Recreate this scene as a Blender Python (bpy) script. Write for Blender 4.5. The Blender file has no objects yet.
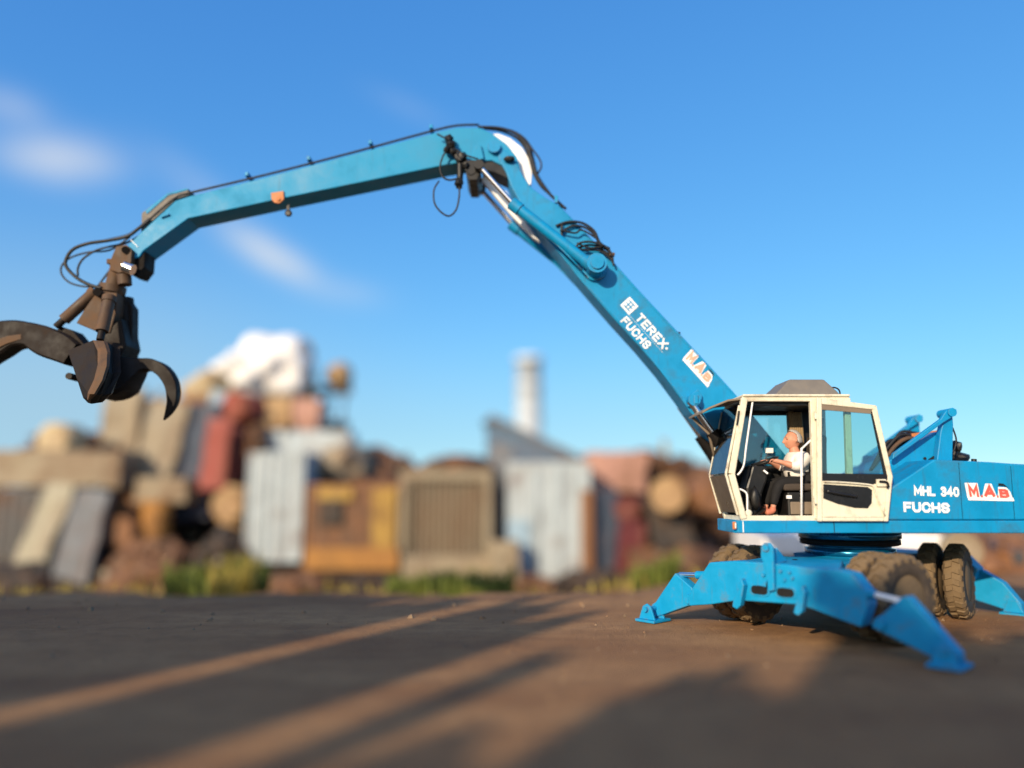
SKY_SAT, SKY_HUE, CLOUD, SKY_STR, SUN_STR, EXPO = 1.0, 0.5, 5.3, 0.125, 4.6, 0.30
SKY_GRADE = ((.9, .51), (.68, 1.36), (.42, 3.05))
FOCUS, APER = 10.35, 0.36
FILL_GLOW = (9.5, 6.6, 3.4)
import bpy, bmesh, math, random
from mathutils import Vector, Matrix, noise
random.seed(7)
R = math.radians
V = Vector
C = bpy.context.scene.collection
scene = bpy.context.scene

# ------------------------------------------------------------------ camera geometry (used to measure the place)
FPX, HC, YH = 740.0, 1.8, 495.0
TH = math.atan((YH - 384) / FPX)
CAM = V((0, 0, HC))
FW = V((0, math.cos(TH), math.sin(TH))); UP = V((0, -math.sin(TH), math.cos(TH)))
def ray(u, v): return FW + V((1, 0, 0)) * ((u - 512) / FPX) + UP * (-(v - 384) / FPX)
def P(u, v, Y):
    d = ray(u, v); return CAM + d * (Y / d.y)
def G(u, v, z=0.0):
    d = ray(u, v); return CAM + d * ((z - HC) / d.z)
def PL(u, v, pt, n):
    d = ray(u, v); return CAM + d * ((pt - CAM).dot(n) / d.dot(n))

# ------------------------------------------------------------------ materials
def newmat(name):
    m = bpy.data.materials.new(name); m.use_nodes = True
    return m, m.node_tree, m.node_tree.nodes['Principled BSDF']
def mixcol(nt, fac, a, b):
    n = nt.nodes.new('ShaderNodeMix'); n.data_type = 'RGBA'
    for sock, val in ((n.inputs[0], fac), (n.inputs[6], a), (n.inputs[7], b)):
        if hasattr(val, 'is_linked'): nt.links.new(val, sock)
        elif isinstance(val, (int, float)): sock.default_value = val
        else: sock.default_value = (*val, 1)
    return n.outputs[2]
def noi(nt, scale, detail=5, rough=0.6, coord='Object', stretch=None):
    tc = nt.nodes.new('ShaderNodeTexCoord'); n = nt.nodes.new('ShaderNodeTexNoise')
    n.inputs['Scale'].default_value = scale; n.inputs['Detail'].default_value = detail; n.inputs['Roughness'].default_value = rough
    src = tc.outputs[coord]
    if stretch:
        mp = nt.nodes.new('ShaderNodeMapping'); mp.inputs['Scale'].default_value = stretch
        nt.links.new(src, mp.inputs[0]); src = mp.outputs[0]
    nt.links.new(src, n.inputs['Vector']); return n.outputs['Fac']
def ramp(nt, src, a, b, lo=0.0, hi=1.0):
    r = nt.nodes.new('ShaderNodeMapRange'); r.inputs[1].default_value = a; r.inputs[2].default_value = b
    r.inputs[3].default_value = lo; r.inputs[4].default_value = hi
    nt.links.new(src, r.inputs[0]); return r.outputs[0]
def bump(nt, bs, src, strength, dist=0.01):
    b = nt.nodes.new('ShaderNodeBump'); b.inputs['Strength'].default_value = strength; b.inputs['Distance'].default_value = dist
    nt.links.new(src, b.inputs['Height']); nt.links.new(b.outputs[0], bs.inputs['Normal'])
def worn(name, col, rough=0.45, dirt=(0.10, 0.07, 0.045), amount=0.35, scale=3.0, metal=0.0, var=0.12, coat=0.0, thr=0.56, bmp=0.15, spec=0.35, edge=None, streak=True):
    """painted or bare surface with dirt patches, fine grain and run-down streaks"""
    m, nt, bs = newmat(name)
    n1 = noi(nt, scale, 6, 0.65); n2 = noi(nt, scale * 9, 4, 0.7)
    dark = tuple(c * (1 - var) for c in col); lite = tuple(min(1, c * (1 + var)) for c in col)
    base = mixcol(nt, ramp(nt, n1, 0.3, 0.7), dark, lite)
    f = ramp(nt, n1, thr, thr + 0.2, 0, amount)
    if streak:
        n3 = noi(nt, scale * 2.2, 4, 0.6, stretch=(3.5, 3.5, 0.35))
        mm = nt.nodes.new('ShaderNodeMath'); mm.operation = 'MAXIMUM'
        nt.links.new(f, mm.inputs[0]); nt.links.new(ramp(nt, n3, thr + 0.04, thr + 0.26, 0, amount * 0.8), mm.inputs[1]); f = mm.outputs[0]
    base = mixcol(nt, f, base, dirt)
    f2 = ramp(nt, n2, 0.66, 0.78, 0, amount * 0.7)
    base = mixcol(nt, f2, base, tuple(c * 0.6 for c in dirt))
    if edge:                                          # paint rubbed off along the edges
        bv = nt.nodes.new('ShaderNodeBevel'); bv.samples = 4; bv.inputs['Radius'].default_value = .035
        ge = nt.nodes.new('ShaderNodeNewGeometry'); dt = nt.nodes.new('ShaderNodeVectorMath'); dt.operation = 'DOT_PRODUCT'
        nt.links.new(bv.outputs[0], dt.inputs[0]); nt.links.new(ge.outputs['True Normal'], dt.inputs[1])
        wr = nt.nodes.new('ShaderNodeMath'); wr.operation = 'MULTIPLY'
        nt.links.new(ramp(nt, dt.outputs['Value'], .985, .86, 0, 1), wr.inputs[0]); nt.links.new(ramp(nt, noi(nt, 7, 6, .75), .48, .62, 0, .85), wr.inputs[1])
        base = mixcol(nt, wr.outputs[0], base, edge)
        sc = noi(nt, 5, 3, .7, stretch=(1.0, 1.0, 9.0)); base = mixcol(nt, ramp(nt, sc, .70, .76, 0, .5), base, edge)
    nt.links.new(base, bs.inputs['Base Color'])
    nt.links.new(ramp(nt, n1, 0.3, 0.75, rough * 0.8, min(1, rough * 1.5)), bs.inputs['Roughness'])
    bs.inputs['Metallic'].default_value = metal
    bs.inputs['Specular IOR Level'].default_value = spec
    if coat: bs.inputs['Coat Weight'].default_value = coat; bs.inputs['Coat Roughness'].default_value = 0.2
    bump(nt, bs, n2, bmp, 0.004)
    return m
BLUE = worn('blue_paint', (0.0, 0.24, 0.49), 0.42, (0.035, 0.075, 0.10), 0.65, 2.2, var=0.13, thr=0.53, edge=(0.10, 0.15, 0.19))
BLUE2 = worn('blue_paint_dusty', (0.0, 0.265, 0.52), 0.48, (0.12, 0.105, 0.085), 0.65, 3.2, var=0.12, thr=0.56, edge=(0.16, 0.13, 0.10))
TEAL = worn('blue_paint_faded', (0.0, 0.245, 0.46), 0.5, (0.03, 0.09, 0.13), 0.5, 1.6, var=0.10, edge=(0.12, 0.15, 0.17))
CREAM = worn('cream_paint', (0.71, 0.67, 0.52), 0.4, (0.22, 0.13, 0.06), 0.6, 4.0, var=0.08, thr=0.54, edge=(0.20, 0.11, 0.05))
BROWNP = worn('brown_grey_plastic', (0.20, 0.155, 0.11), 0.55, (0.10, 0.07, 0.05), 0.3, 5)
GREYP = worn('roof_grey', (0.16, 0.145, 0.125), 0.55, (0.2, 0.16, 0.11), 0.4, 5)
BLACK = worn('black_plastic', (0.010, 0.010, 0.010), 0.4, (0.09, 0.07, 0.05), 0.25, 5)
PANELB = worn('black_gloss_panel', (0.012, 0.012, 0.013), 0.22, (0.05, 0.045, 0.04), 0.25, 6)
RUBBER = worn('tyre_rubber', (0.045, 0.038, 0.031), 0.8, (0.16, 0.11, 0.065), 0.55, 5, thr=0.50, streak=False)
TREAD = worn('dusty_tread_rubber', (0.15, 0.105, 0.06), 0.9, (0.24, 0.165, 0.09), 0.7, 6, thr=0.44, streak=False)
RIM = worn('dirty_rim', (0.10, 0.095, 0.09), 0.6, (0.14, 0.10, 0.06), 0.6, 6, thr=0.48)
HOSE = worn('hose_rubber', (0.014, 0.014, 0.015), 0.45, (0.06, 0.05, 0.04), 0.2, 8, streak=False)
RUSTB = worn('grapple_brown_steel', (0.085, 0.050, 0.028), 0.65, (0.15, 0.075, 0.034), 0.6, 3.2, metal=0.0, var=0.25, thr=0.47)
DARKST = worn('dark_worn_steel', (0.0065, 0.0052, 0.0045), 0.65, (0.020, 0.012, 0.007), 0.5, 3.5, metal=0.0, spec=.2, var=0.25, thr=0.52)
GRAPD = worn('grapple_dark_steel', (0.013, 0.0085, 0.006), 0.6, (0.040, 0.022, 0.012), 0.6, 3.5, var=0.3, spec=.25)
CHROME, _nt, _b = newmat('chrome_rod'); _b.inputs['Base Color'].default_value = (0.78, 0.78, 0.78, 1); _b.inputs['Metallic'].default_value = 1; _b.inputs['Roughness'].default_value = 0.22
WHITEP = worn('white_paint', (0.82, 0.82, 0.80), 0.5, (0.4, 0.38, 0.34), 0.25, 4)
LETTER = worn('white_lettering', (0.82, 0.82, 0.80), 0.5, (0.35, 0.45, 0.5), 0.35, 7, streak=False, thr=0.6)
REDL = worn('red_lettering', (0.62, 0.10, 0.075), 0.5, (0.5, 0.3, 0.25), 0.3, 8, streak=False)
SALMON = worn('faded_red_lettering', (0.78, 0.36, 0.25), 0.5, (0.7, 0.5, 0.4), 0.3, 8, streak=False)
ORANGE = worn('orange_paint', (0.50, 0.17, 0.05), 0.5, (0.2, 0.1, 0.05), 0.5, 6)
FABRIC = worn('seat_fabric', (0.055, 0.042, 0.032), 0.9, (0.1, 0.07, 0.05), 0.3, 6, streak=False)
TANF = worn('tan_curtain', (0.30, 0.21, 0.11), 0.9, (0.2, 0.13, 0.06), 0.4, 6, streak=False)
SKIN = worn('skin', (0.55, 0.25, 0.16), 0.5, (0.5, 0.17, 0.11), 0.4, 12, streak=False, bmp=0.05)
HAIR = worn('grey_hair', (0.42, 0.40, 0.38), 0.8, (0.60, 0.58, 0.55), 0.5, 30, streak=False)
SHIRT = worn('white_shirt', (0.76, 0.72, 0.66), 0.85, (0.55, 0.50, 0.44), 0.3, 9, streak=False)
TROUS = worn('dark_trousers', (0.009, 0.0085, 0.009), 0.9, (0.04, 0.035, 0.03), 0.3, 9, streak=False)
SHOE = worn('reddish_shoe', (0.52, 0.17, 0.10), 0.6, (0.4, 0.13, 0.08), 0.3, 9, streak=False)

def glassmat(name, tint, gl=0.06):
    m, nt, bs = newmat(name); nt.nodes.remove(bs)
    tr = nt.nodes.new('ShaderNodeBsdfTransparent'); tr.inputs[0].default_value = (*tint, 1)
    g = nt.nodes.new('ShaderNodeBsdfGlossy'); g.inputs['Roughness'].default_value = 0.06; g.inputs[0].default_value = (0.9, 0.95, 1, 1)
    lw = nt.nodes.new('ShaderNodeLayerWeight'); lw.inputs[0].default_value = 0.25
    mx = nt.nodes.new('ShaderNodeMixShader')
    nt.links.new(ramp(nt, lw.outputs['Fresnel'], 0, 1, gl, 0.7), mx.inputs[0])
    nt.links.new(tr.outputs[0], mx.inputs[1]); nt.links.new(g.outputs[0], mx.inputs[2])
    nt.links.new(mx.outputs[0], nt.nodes['Material Output'].inputs[0]); return m
GLASS = glassmat('cab_glass', (0.70, 0.86, 0.84)); GLASSD = glassmat('brown_film_glass', (0.16, 0.11, 0.075), 0.04)
GLASSF = glassmat('front_glass', (0.36, 0.42, 0.46), 0.05)
FILM = worn('brown_film', (0.085, 0.062, 0.045), 0.3, (0.05, 0.035, 0.025), 0.4, 4)

# ------------------------------------------------------------------ mesh builder
class MB:
    def __init__(s): s.v = []; s.f = []; s.sm = []; s.mi = []; s.cur = 0
    def add(s, vs, fs, smooth=False):
        o = len(s.v); s.v += [V(x) for x in vs]
        for f in fs: s.f.append([i + o for i in f]); s.sm.append(smooth); s.mi.append(s.cur)
        return s
    def prism(s, poly, vec):
        n = len(poly); vec = V(vec); a = [V(p) for p in poly]; b = [p + vec for p in a]
        fs = [list(range(n))[::-1], [n + i for i in range(n)]] + [[i, (i + 1) % n, n + (i + 1) % n, n + i] for i in range(n)]
        return s.add(a + b, fs)
    def loft(s, rings, smooth=False, cap=True, closed=False):
        n = len(rings[0]); vs = [p for r in rings for p in r]; fs = []; k = len(rings)
        for j in range(k if closed else k - 1):
            j2 = (j + 1) % k
            for i in range(n): fs.append([j * n + i, j * n + (i + 1) % n, j2 * n + (i + 1) % n, j2 * n + i])
        if cap and not closed: fs += [list(range(n))[::-1], [(k - 1) * n + i for i in range(n)]]
        return s.add(vs, fs, smooth)
    def box(s, c, size, m=None):
        c = V(c); x, y, z = (q / 2 for q in size); m = m or Matrix.Identity(3)
        vs = [c + m @ V((a * x, b * y, d * z)) for a in (-1, 1) for b in (-1, 1) for d in (-1, 1)]
        return s.add(vs, [[0, 1, 3, 2], [4, 6, 7, 5], [0, 4, 5, 1], [2, 3, 7, 6], [0, 2, 6, 4], [1, 5, 7, 3]])
    def beam(s, a, b, w, h, up=(0, 1, 0)):
        a = V(a); b = V(b); d = (b - a).normalized(); sd = d.cross(V(up)).normalized(); u2 = sd.cross(d)
        r = lambda p: [p + sd * w / 2 + u2 * h / 2, p - sd * w / 2 + u2 * h / 2, p - sd * w / 2 - u2 * h / 2, p + sd * w / 2 - u2 * h / 2]
        return s.loft([r(a), r(b)])
    def cyl(s, a, b, r0, r1=None, n=24, smooth=True):
        a = V(a); b = V(b); r1 = r0 if r1 is None else r1; d = (b - a).normalized()
        x = d.orthogonal().normalized(); y = d.cross(x)
        ring = lambda p, r: [p + (x * math.cos(2 * PI * i / n) + y * math.sin(2 * PI * i / n)) * r for i in range(n)]
        A = ring(a, r0); B = ring(b, r1); o = len(s.v)
        s.add(A + B, [[i, (i + 1) % n, n + (i + 1) % n, n + i] for i in range(n)], smooth)
        s.add(A, [list(range(n))[::-1]]); s.add(B, [list(range(n))]); return s
    def tube(s, pts, r, n=8, sub=6, closed=False):
        pts = [V(p) for p in pts]
        if len(pts) > 2 and sub > 1:
            q = []; m = len(pts)
            for i in range(m if closed else m - 1):
                g = lambda k: pts[k % m] if closed else pts[max(0, min(m - 1, k))]
                p0, p1, p2, p3 = g(i - 1), g(i), g(i + 1), g(i + 2)
                for j in range(sub):
                    t = j / sub
                    q.append(0.5 * ((2 * p1) + (p2 - p0) * t + (2 * p0 - 5 * p1 + 4 * p2 - p3) * t * t + (3 * p1 - p0 - 3 * p2 + p3) * t ** 3))
            if not closed: q.append(pts[-1])
            pts = q
        rings = []; x = None
        for i, p in enumerate(pts):
            d = (pts[min(i + 1, len(pts) - 1)] - pts[max(i - 1, 0)])
            if d.length < 1e-9: d = V((0, 0, 1))
            d.normalize()
            if x is None: x = d.orthogonal().normalized()
            x = (x - d * x.dot(d)); x = x.normalized() if x.length > 1e-6 else d.orthogonal().normalized()
            y = d.cross(x)
            rings.append([p + (x * math.cos(2 * PI * k / n) + y * math.sin(2 * PI * k / n)) * r for k in range(n)])
        return s.loft(rings, True, True, closed)
    def lathe(s, prof, o, axis, n=40, smooth=True):
        o = V(o); a = V(axis).normalized(); x = a.orthogonal().normalized(); y = a.cross(x)
        rings = [[o + a * t + (x * math.cos(2 * PI * i / n) + y * math.sin(2 * PI * i / n)) * r for i in range(n)] for r, t in prof]
        return s.loft(rings, smooth, True)
    def blob(s, c, rad, n=2, amp=0.25, freq=1.3, seed=0, flat=True):
        bm = bmesh.new(); bmesh.ops.create_icosphere(bm, subdivisions=n, radius=1)
        vs = []
        for v in bm.verts:
            k = 1 + amp * noise.noise(v.co * freq + V((seed * 3.1, seed * 1.7, seed)))
            vs.append(V(c) + V((v.co.x * rad[0], v.co.y * rad[1], v.co.z * rad[2])) * k)
        fs = [[q.index for q in f.verts] for f in bm.faces]; bm.free()
        return s.add(vs, fs, not flat)
    def build(s, name, mat, parent=None, bevel=0.0, org=None, seg=2):
        """link as ONE mesh; vertices are world positions, stored about org (or the parent's place)"""
        o0 = V((0, 0, 0)) if org is None else V(org)
        q = parent; base = V((0, 0, 0))
        while q is not None: base += q.location; q = q.parent
        if org is None: o0 = base
        me = bpy.data.meshes.new(name); me.from_pydata([v - o0 for v in s.v], [], s.f); me.update()
        me.polygons.foreach_set('use_smooth', s.sm); me.polygons.foreach_set('material_index', s.mi)
        bm = bmesh.new(); bm.from_mesh(me); bmesh.ops.recalc_face_normals(bm, faces=bm.faces[:]); bm.to_mesh(me); bm.free()
        for mm in (mat if isinstance(mat, (list, tuple)) else [mat]): me.materials.append(mm)
        ob = bpy.data.objects.new(name, me); C.objects.link(ob); ob.location = o0 - base; ob.parent = parent
        if bevel:
            b = ob.modifiers.new('bevel', 'BEVEL'); b.width = bevel; b.segments = seg; b.limit_method = 'ANGLE'; b.angle_limit = R(35)
        return ob
def crumple(o, amp, seed=0, cuts=5):
    """dents and bent edges on a box-like mesh"""
    me = o.data; bm = bmesh.new(); bm.from_mesh(me); bmesh.ops.subdivide_edges(bm, edges=bm.edges[:], cuts=cuts, use_grid_fill=True)
    for v in bm.verts:
        q = v.co * .9 + V((seed * 7.3, seed * 2.1, seed)); v.co += V((noise.noise(q), noise.noise(q + V((9, 0, 0))), noise.noise(q + V((0, 9, 0))))) * amp
        q = v.co * 2.7 + V((seed, 0, 5)); v.co += V((noise.noise(q), noise.noise(q + V((9, 0, 0))), noise.noise(q + V((0, 9, 0))))) * amp * .4
    bm.to_mesh(me); bm.free(); return o
PI = math.pi
GROUPS = {'drum': 'drums among the scrap', 'slab': 'slabs leaning in the scrap row', 'scrap heap': 'scrap heaps along the yard', 'bale': 'crumpled bales in the scrap row', 'crate': 'crates among the scrap', 'sheet': 'steel sheets in the scrap row', 'container': 'containers in the scrap row', 'cable drum': 'cable drums left of the cab', 'skip': 'skips in the scrap row', 'wall': 'bay walls behind the viewpoint'}
def tag(o, label=None, cat=None, group=None, kind=None):
    if cat and not group and not kind: group = GROUPS.get(cat)
    for k, x in (('label', label), ('category', cat), ('group', group), ('kind', kind)):
        if x: o[k] = x
    return o
def empty(name, loc):
    e = bpy.data.objects.new(name, None); C.objects.link(e); e.location = V(loc); e.empty_display_size = 0.3; return e
def copy_part(o, parent, loc, rot=None):
    c = o.copy(); C.objects.link(c); c.parent = parent; c.location = loc
    if rot is not None: c.rotation_euler = rot
    for ch in o.children:
        d = ch.copy(); C.objects.link(d); d.parent = c
    return c
GLYPH = {
 'F': (.60, [[(0, 0), (0, 1), (1, 1)], [(0, .50), (.85, .50)]]), 'E': (.62, [[(1, 0), (0, 0), (0, 1), (1, 1)], [(0, .5), (.9, .5)]]), 'L': (.58, [[(0, 1), (0, 0), (1, 0)]]),
 'U': (.70, [[(0, 1), (0, .25), (.25, 0), (.75, 0), (1, .25), (1, 1)]]), 'C': (.70, [[(1, .74), (.76, 1), (.28, 1), (0, .74), (0, .26), (.28, 0), (.76, 0), (1, .26)]]),
 'H': (.70, [[(0, 0), (0, 1)], [(1, 0), (1, 1)], [(0, .5), (1, .5)]]), 'T': (.66, [[(0, 1), (1, 1)], [(.5, 1), (.5, 0)]]), 'X': (.74, [[(0, 0), (1, 1)], [(0, 1), (1, 0)]]),
 'S': (.66, [[(1, .78), (.76, 1), (.24, 1), (0, .82), (0, .68), (.22, .54), (.78, .46), (1, .32), (1, .18), (.76, 0), (.24, 0), (0, .22)]]),
 'R': (.68, [[(0, 0), (0, 1), (.72, 1), (1, .84), (1, .64), (.72, .48), (0, .48)], [(.5, .48), (1, 0)]]), 'M': (.86, [[(0, 0), (0, 1), (.5, .25), (1, 1), (1, 0)]]),
 '3': (.58, [[(0, .82), (.24, 1), (.76, 1), (1, .84), (1, .66), (.76, .52), (.35, .52)], [(.76, .52), (1, .36), (1, .18), (.76, 0), (.24, 0), (0, .18)]]),
 '4': (.60, [[(.74, 0), (.74, 1), (0, .30)], [(0, .30), (1.06, .30)]]), '0': (.58, [[(.28, 0), (.72, 0), (1, .24), (1, .76), (.72, 1), (.28, 1), (0, .76), (0, .24), (.28, 0)]]),
 'A': (.80, [[(0, 0), (.5, 1), (1, 0)], [(.2, .30), (.8, .30)]]), 'B': (.70, [[(0, 0), (0, 1), (.72, 1), (.94, .86), (.94, .66), (.72, .53), (0, .53)], [(.72, .53), (1, .38), (1, .16), (.72, 0), (0, 0)]]),
 '.': (.02, [[(0, -.02), (0, .10)]])}
def text_mesh(name, txt, mat, o, ex, ey, height, width, parent, thick=.005, lift=.004, hw=.125, gap=.34, **k):
    """raised block lettering, every letter drawn with mitred strokes; baseline starts at o, ex along the line, ey up"""
    o, ex, ey = V(o), V(ex).normalized(), V(ey); ey.normalize(); ez = ex.cross(ey).normalized()
    tot = sum((.36 if c == ' ' else GLYPH[c][0]) for c in txt) + gap * (len(txt) - 1) + 2 * hw; sx = width / (tot * height) if width else 1.0
    x = hw; m = MB(); lv = 0
    for c in txt:
        if c == ' ': x += .36 + gap; continue
        w, strokes = GLYPH[c]
        for st in strokes:
            pts = [V(((x + a * w) , hw + b * (1 - 2 * hw), 0)) for a, b in st]; n = len(pts); cl = (pts[0] - pts[-1]).length < 1e-6
            L, Rr = [], []
            for i, p in enumerate(pts):
                d0 = (p - pts[i - 1]).normalized() if i else ((pts[-1] - pts[-2]).normalized() if cl else None)
                d1 = (pts[i + 1] - p).normalized() if i < n - 1 else ((pts[1] - pts[0]).normalized() if cl else None)
                if d0 is None: d0 = d1; 
                if d1 is None: d1 = d0
                n0 = V((-d0.y, d0.x, 0)); n1 = V((-d1.y, d1.x, 0)); mm = (n0 + n1); mm = mm.normalized() if mm.length > 1e-6 else n0
                q = p.copy()
                if not cl and i == 0: q = p - d1 * hw * (.98 if c not in 'A3R' else .5)
                if not cl and i == n - 1: q = p + d0 * hw * (.98 if c not in 'A3R' else .5)
                k_ = hw / max(.45, mm.dot(n0)); L.append(q + mm * k_); Rr.append(q - mm * k_)
            f = lambda q, z: o + ex * (q.x * sx * height) + ey * (q.y * height) + ez * z
            for i in range(n - 1):
                lv += 1; lo = lift + (lv % 11) * .00018
                m.loft([[f(a, lo), f(b, lo), f(b, lo + thick), f(a, lo + thick)] for a, b in ((L[i], Rr[i]), (L[i + 1], Rr[i + 1]))])
        x += w + gap
    return m.build(name, mat, parent)
# ================================================================== THE MATERIAL HANDLER
CT = V((5.0, 11.2, 0)); ER = V((0.743, 0.669, 0)).normalized(); EF = -ER; EL = V((ER.y, -ER.x, 0)); EZ = V((0, 0, 1))
def U(f, l, z): return CT + EF * f + EL * l + EZ * z
YN, YF, YB0, YB1, YC = 10.0, 10.88, 10.95, 11.45, 11.2
root = empty('material_handler', CT)
tag(root, 'blue wheeled material handler with open cream cab and long raised boom, standing on outriggers', 'material handler')
def px(pts, Y): return [P(u, v, Y) for u, v in pts]
def dY(d): return V((0, d, 0))

# ---------------- undercarriage
FP = U(2.30, 0, 0)                                   # plane of the front outrigger beam
def front(pts, n=EF): return [PL(u, v, FP, n) for u, v in pts]
zt = PL(775, 565, FP, EF).z                           # top of the beam
zt = 0.93
ch = MB()
ch.prism([U(1.75, -.5, .5), U(1.75, .5, .5), U(1.55, .5, .93), U(1.55, -.5, .93)], ER * .01)
ch.loft([[U(f, -w, z0), U(f, w, z0), U(f, w, z1), U(f, -w, z1)] for f, w, z0, z1 in ((1.7, .46, .45, .9), (.7, .5, .45, .92), (.5, .62, .5, .95), (-.5, .62, .5, .95), (-.7, .5, .45, .92), (-1.9, .46, .45, .9))])
chassis = ch.build('chassis', BLUE2, root, .015)
for f in (1.0, .75, -.75, -1.0):                      # stiffening ribs and a tool box on the chassis side
    MB().box(U(f, .52, .7), (.03, .16, .4), Matrix((ER, EL, EZ)).transposed()).build('rib', BLUE2, chassis, .006)
m = MB().box(U(0, .68, .62), (.7, .2, .3), Matrix((ER, EL, EZ)).transposed()); m.build('step_box', DARKST, chassis, .015)

def outrigger_beam(sg, front_side):
    return None
# front beam: central box and two sloping fixed arms, all one welded piece
m = MB()
L = lambda pts: front(pts)
body = L([(709, 562.5), (735, 561), (762, 562.5), (790, 565), (812, 569), (838, 570), (852, 574), (866, 591), (868, 606), (861, 627.5), (838, 619), (812, 609), (797, 604.5), (737, 600.5), (711, 604.5), (689, 606), (687, 597), (694, 585)])
m.prism(body, ER * .26)
beam = m.build('outrigger_beam', BLUE2, root, .016)
# deck plate from the beam back to the chassis
m = MB()
a, b = PL(735, 561, FP, EF), PL(838, 570, FP, EF)
zb = (a.z + b.z) / 2
la, lb = (a - CT).dot(EL), (b - CT).dot(EL)
m.loft([[U(2.29, la, a.z - .22), U(2.29, lb, b.z - .22), U(2.29, lb, b.z - .006), U(2.29, la, a.z - .006)],
        [U(1.95, la + .05, zb - .22), U(1.95, lb - .12, zb - .22), U(1.95, lb - .12, zb + .015), U(1.95, la + .05, zb + .015)],
        [U(1.35, -.55, zb - .3), U(1.35, .55, zb - .3), U(1.35, .5, zb + .03), U(1.35, -.5, zb + .03)]])
m.build('deck_plate', BLUE2, beam, .012)
m = MB()
for u, v in ((759, 557), (795, 559.5)):              # lifting holes in the deck, dark rims
    q = G(u, v, zb + .0255); MB().cyl(q - EZ * .02, q + EZ * .004, .035, n=16).build('lifting_hole', DARKST, beam)
# two dark slots in the front face, with a raised rim
def slot(u, v, w, h):
    c = PL(u, v, FP, EF); pts = []
    for k in range(20):
        t = 2 * PI * k / 20; cx = math.copysign(abs(math.cos(t)) ** .5, math.cos(t)); pts.append(c + EL * (w * cx) + EZ * (h * math.copysign(abs(math.sin(t)) ** .8, math.sin(t))))
    return pts
for u, v in ((760, 590), (786, 592.5)):
    MB().prism([p + EF * .004 for p in slot(u, v, .140, .078)], EF * .012).build('slot_rim', BLUE2, beam, .004)
    MB().prism([p + EF * .014 for p in slot(u, v, .115, .056)], EF * .006).build('slot_opening', BLACK, beam)
# cheek fins standing proud of the face
for fin in ([(745.5, 578), (737, 600), (736.5, 606), (741, 608.5), (744.5, 605), (748, 585)], [(806, 585), (799, 605), (797.5, 612), (802, 615), (806, 611), (809, 592)]):
    MB().prism([p + EF * .003 for p in front(fin)], EF * .10).build('cheek_fin', BLUE2, beam, .01)
# coupling lug and valve plate at the middle of the front
m = MB()
lug = front([(763.5, 557), (763.5, 546), (767, 542.5), (772, 542.5), (775.5, 547), (776, 556), (777, 590), (771, 591), (768, 566)])
m.prism([p + EF * .02 for p in lug], EF * .05)
q = PL(769, 547.5, FP, EF); m.cyl(q + EF * .05, q + EF * .10, .045, n=20)
m.prism([U(2.29, (q - CT).dot(EL) + .02, zb), U(1.95, (q - CT).dot(EL) + .02, zb + .02), U(2.2, (q - CT).dot(EL) + .02, q.z)], EL * .04)
m.build('coupling_lug', BLUE2, beam, .008)
m = MB()
for u, v in ((764, 575), (766, 583), (790, 572), (785, 580), (793, 578), (781, 571)):
    q = PL(u, v, FP, EF); MB().cyl(q + EF * .002, q + EF * .03, .022, n=10).build('bolt', BLUE2, beam)
MB().tube([p + EF * .035 for p in front([(771, 552), (771.5, 566), (769, 580), (768, 588)])], .009).build('hose', DARKST, beam)

# swinging legs.  front left, front right: outlines in the beam plane; the rear pair mirrored
def leg(outline, foot_c, pin, rod0, rod1, plane, n, back, lab=None):
    g = lambda pts: [PL(u, v, plane, n) for u, v in pts]
    o = MB().prism([p + n * .0 for p in g(outline)], -n * back).build('outrigger', BLUE2, root, .014)
    q = PL(*pin, plane, n)
    MB().cyl(q + n * .035, q - n * (back + .03), .062, n=24).build('pivot_pin', BLUE2, o, .008)
    a, b = [PL(*t, plane, n) - n * back * .5 for t in (rod0, rod1)]
    MB().cyl(a, b, .034, n=14).build('cylinder_rod', WHITEP if outline[0][0] > 800 else CHROME, o)
    MB().cyl(a - (b - a) * .9, a + (b - a) * .05, .055, n=16).build('cylinder', BLUE2, o)
    f = V(foot_c)
    fx = n.cross(EZ)
    fm = MB(); M3 = Matrix((fx, n, EZ)).transposed()
    fm.box(f + EZ * .022, (.34, .40, .036), M3)
    for s in (-1, 1):
        fm.prism([f + n * (s * .11) + fx * x + EZ * z for x, z in ((-.14, .04), (.14, .04), (.07, .22), (.0, .26), (-.07, .22))], n * .035)
    fm.cyl(f - n * .17 + EZ * .18, f + n * .19 + EZ * .18, .035, n=14)
    fm.build('foot_pad', BLUE2, o, .008)
    return o
FA = PL(653, 618.5, FP, EF); FA.z = 0
FB = PL(950, 671, FP, EF); FB.z = 0
print('feet', FA, FB, 'on ground A', G(653, 619), 'B', G(950, 671), 'beam top z', a.z, b.z)
leg([(675, 573), (692, 588), (694, 598), (689, 605.5), (662, 615), (654, 617.5), (649.5, 611), (652, 607)], FA, (689, 599), (694, 575.5), (676, 575), FP - EF * .05, EF, .18)
leg([(908, 596.5), (902, 597), (883, 614), (874, 619), (871, 627), (937, 660), (945, 665), (957, 663), (960, 655)], FB, (880, 624), (871, 595), (901, 602.5), FP + EF * .03, EF, .17)
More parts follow.
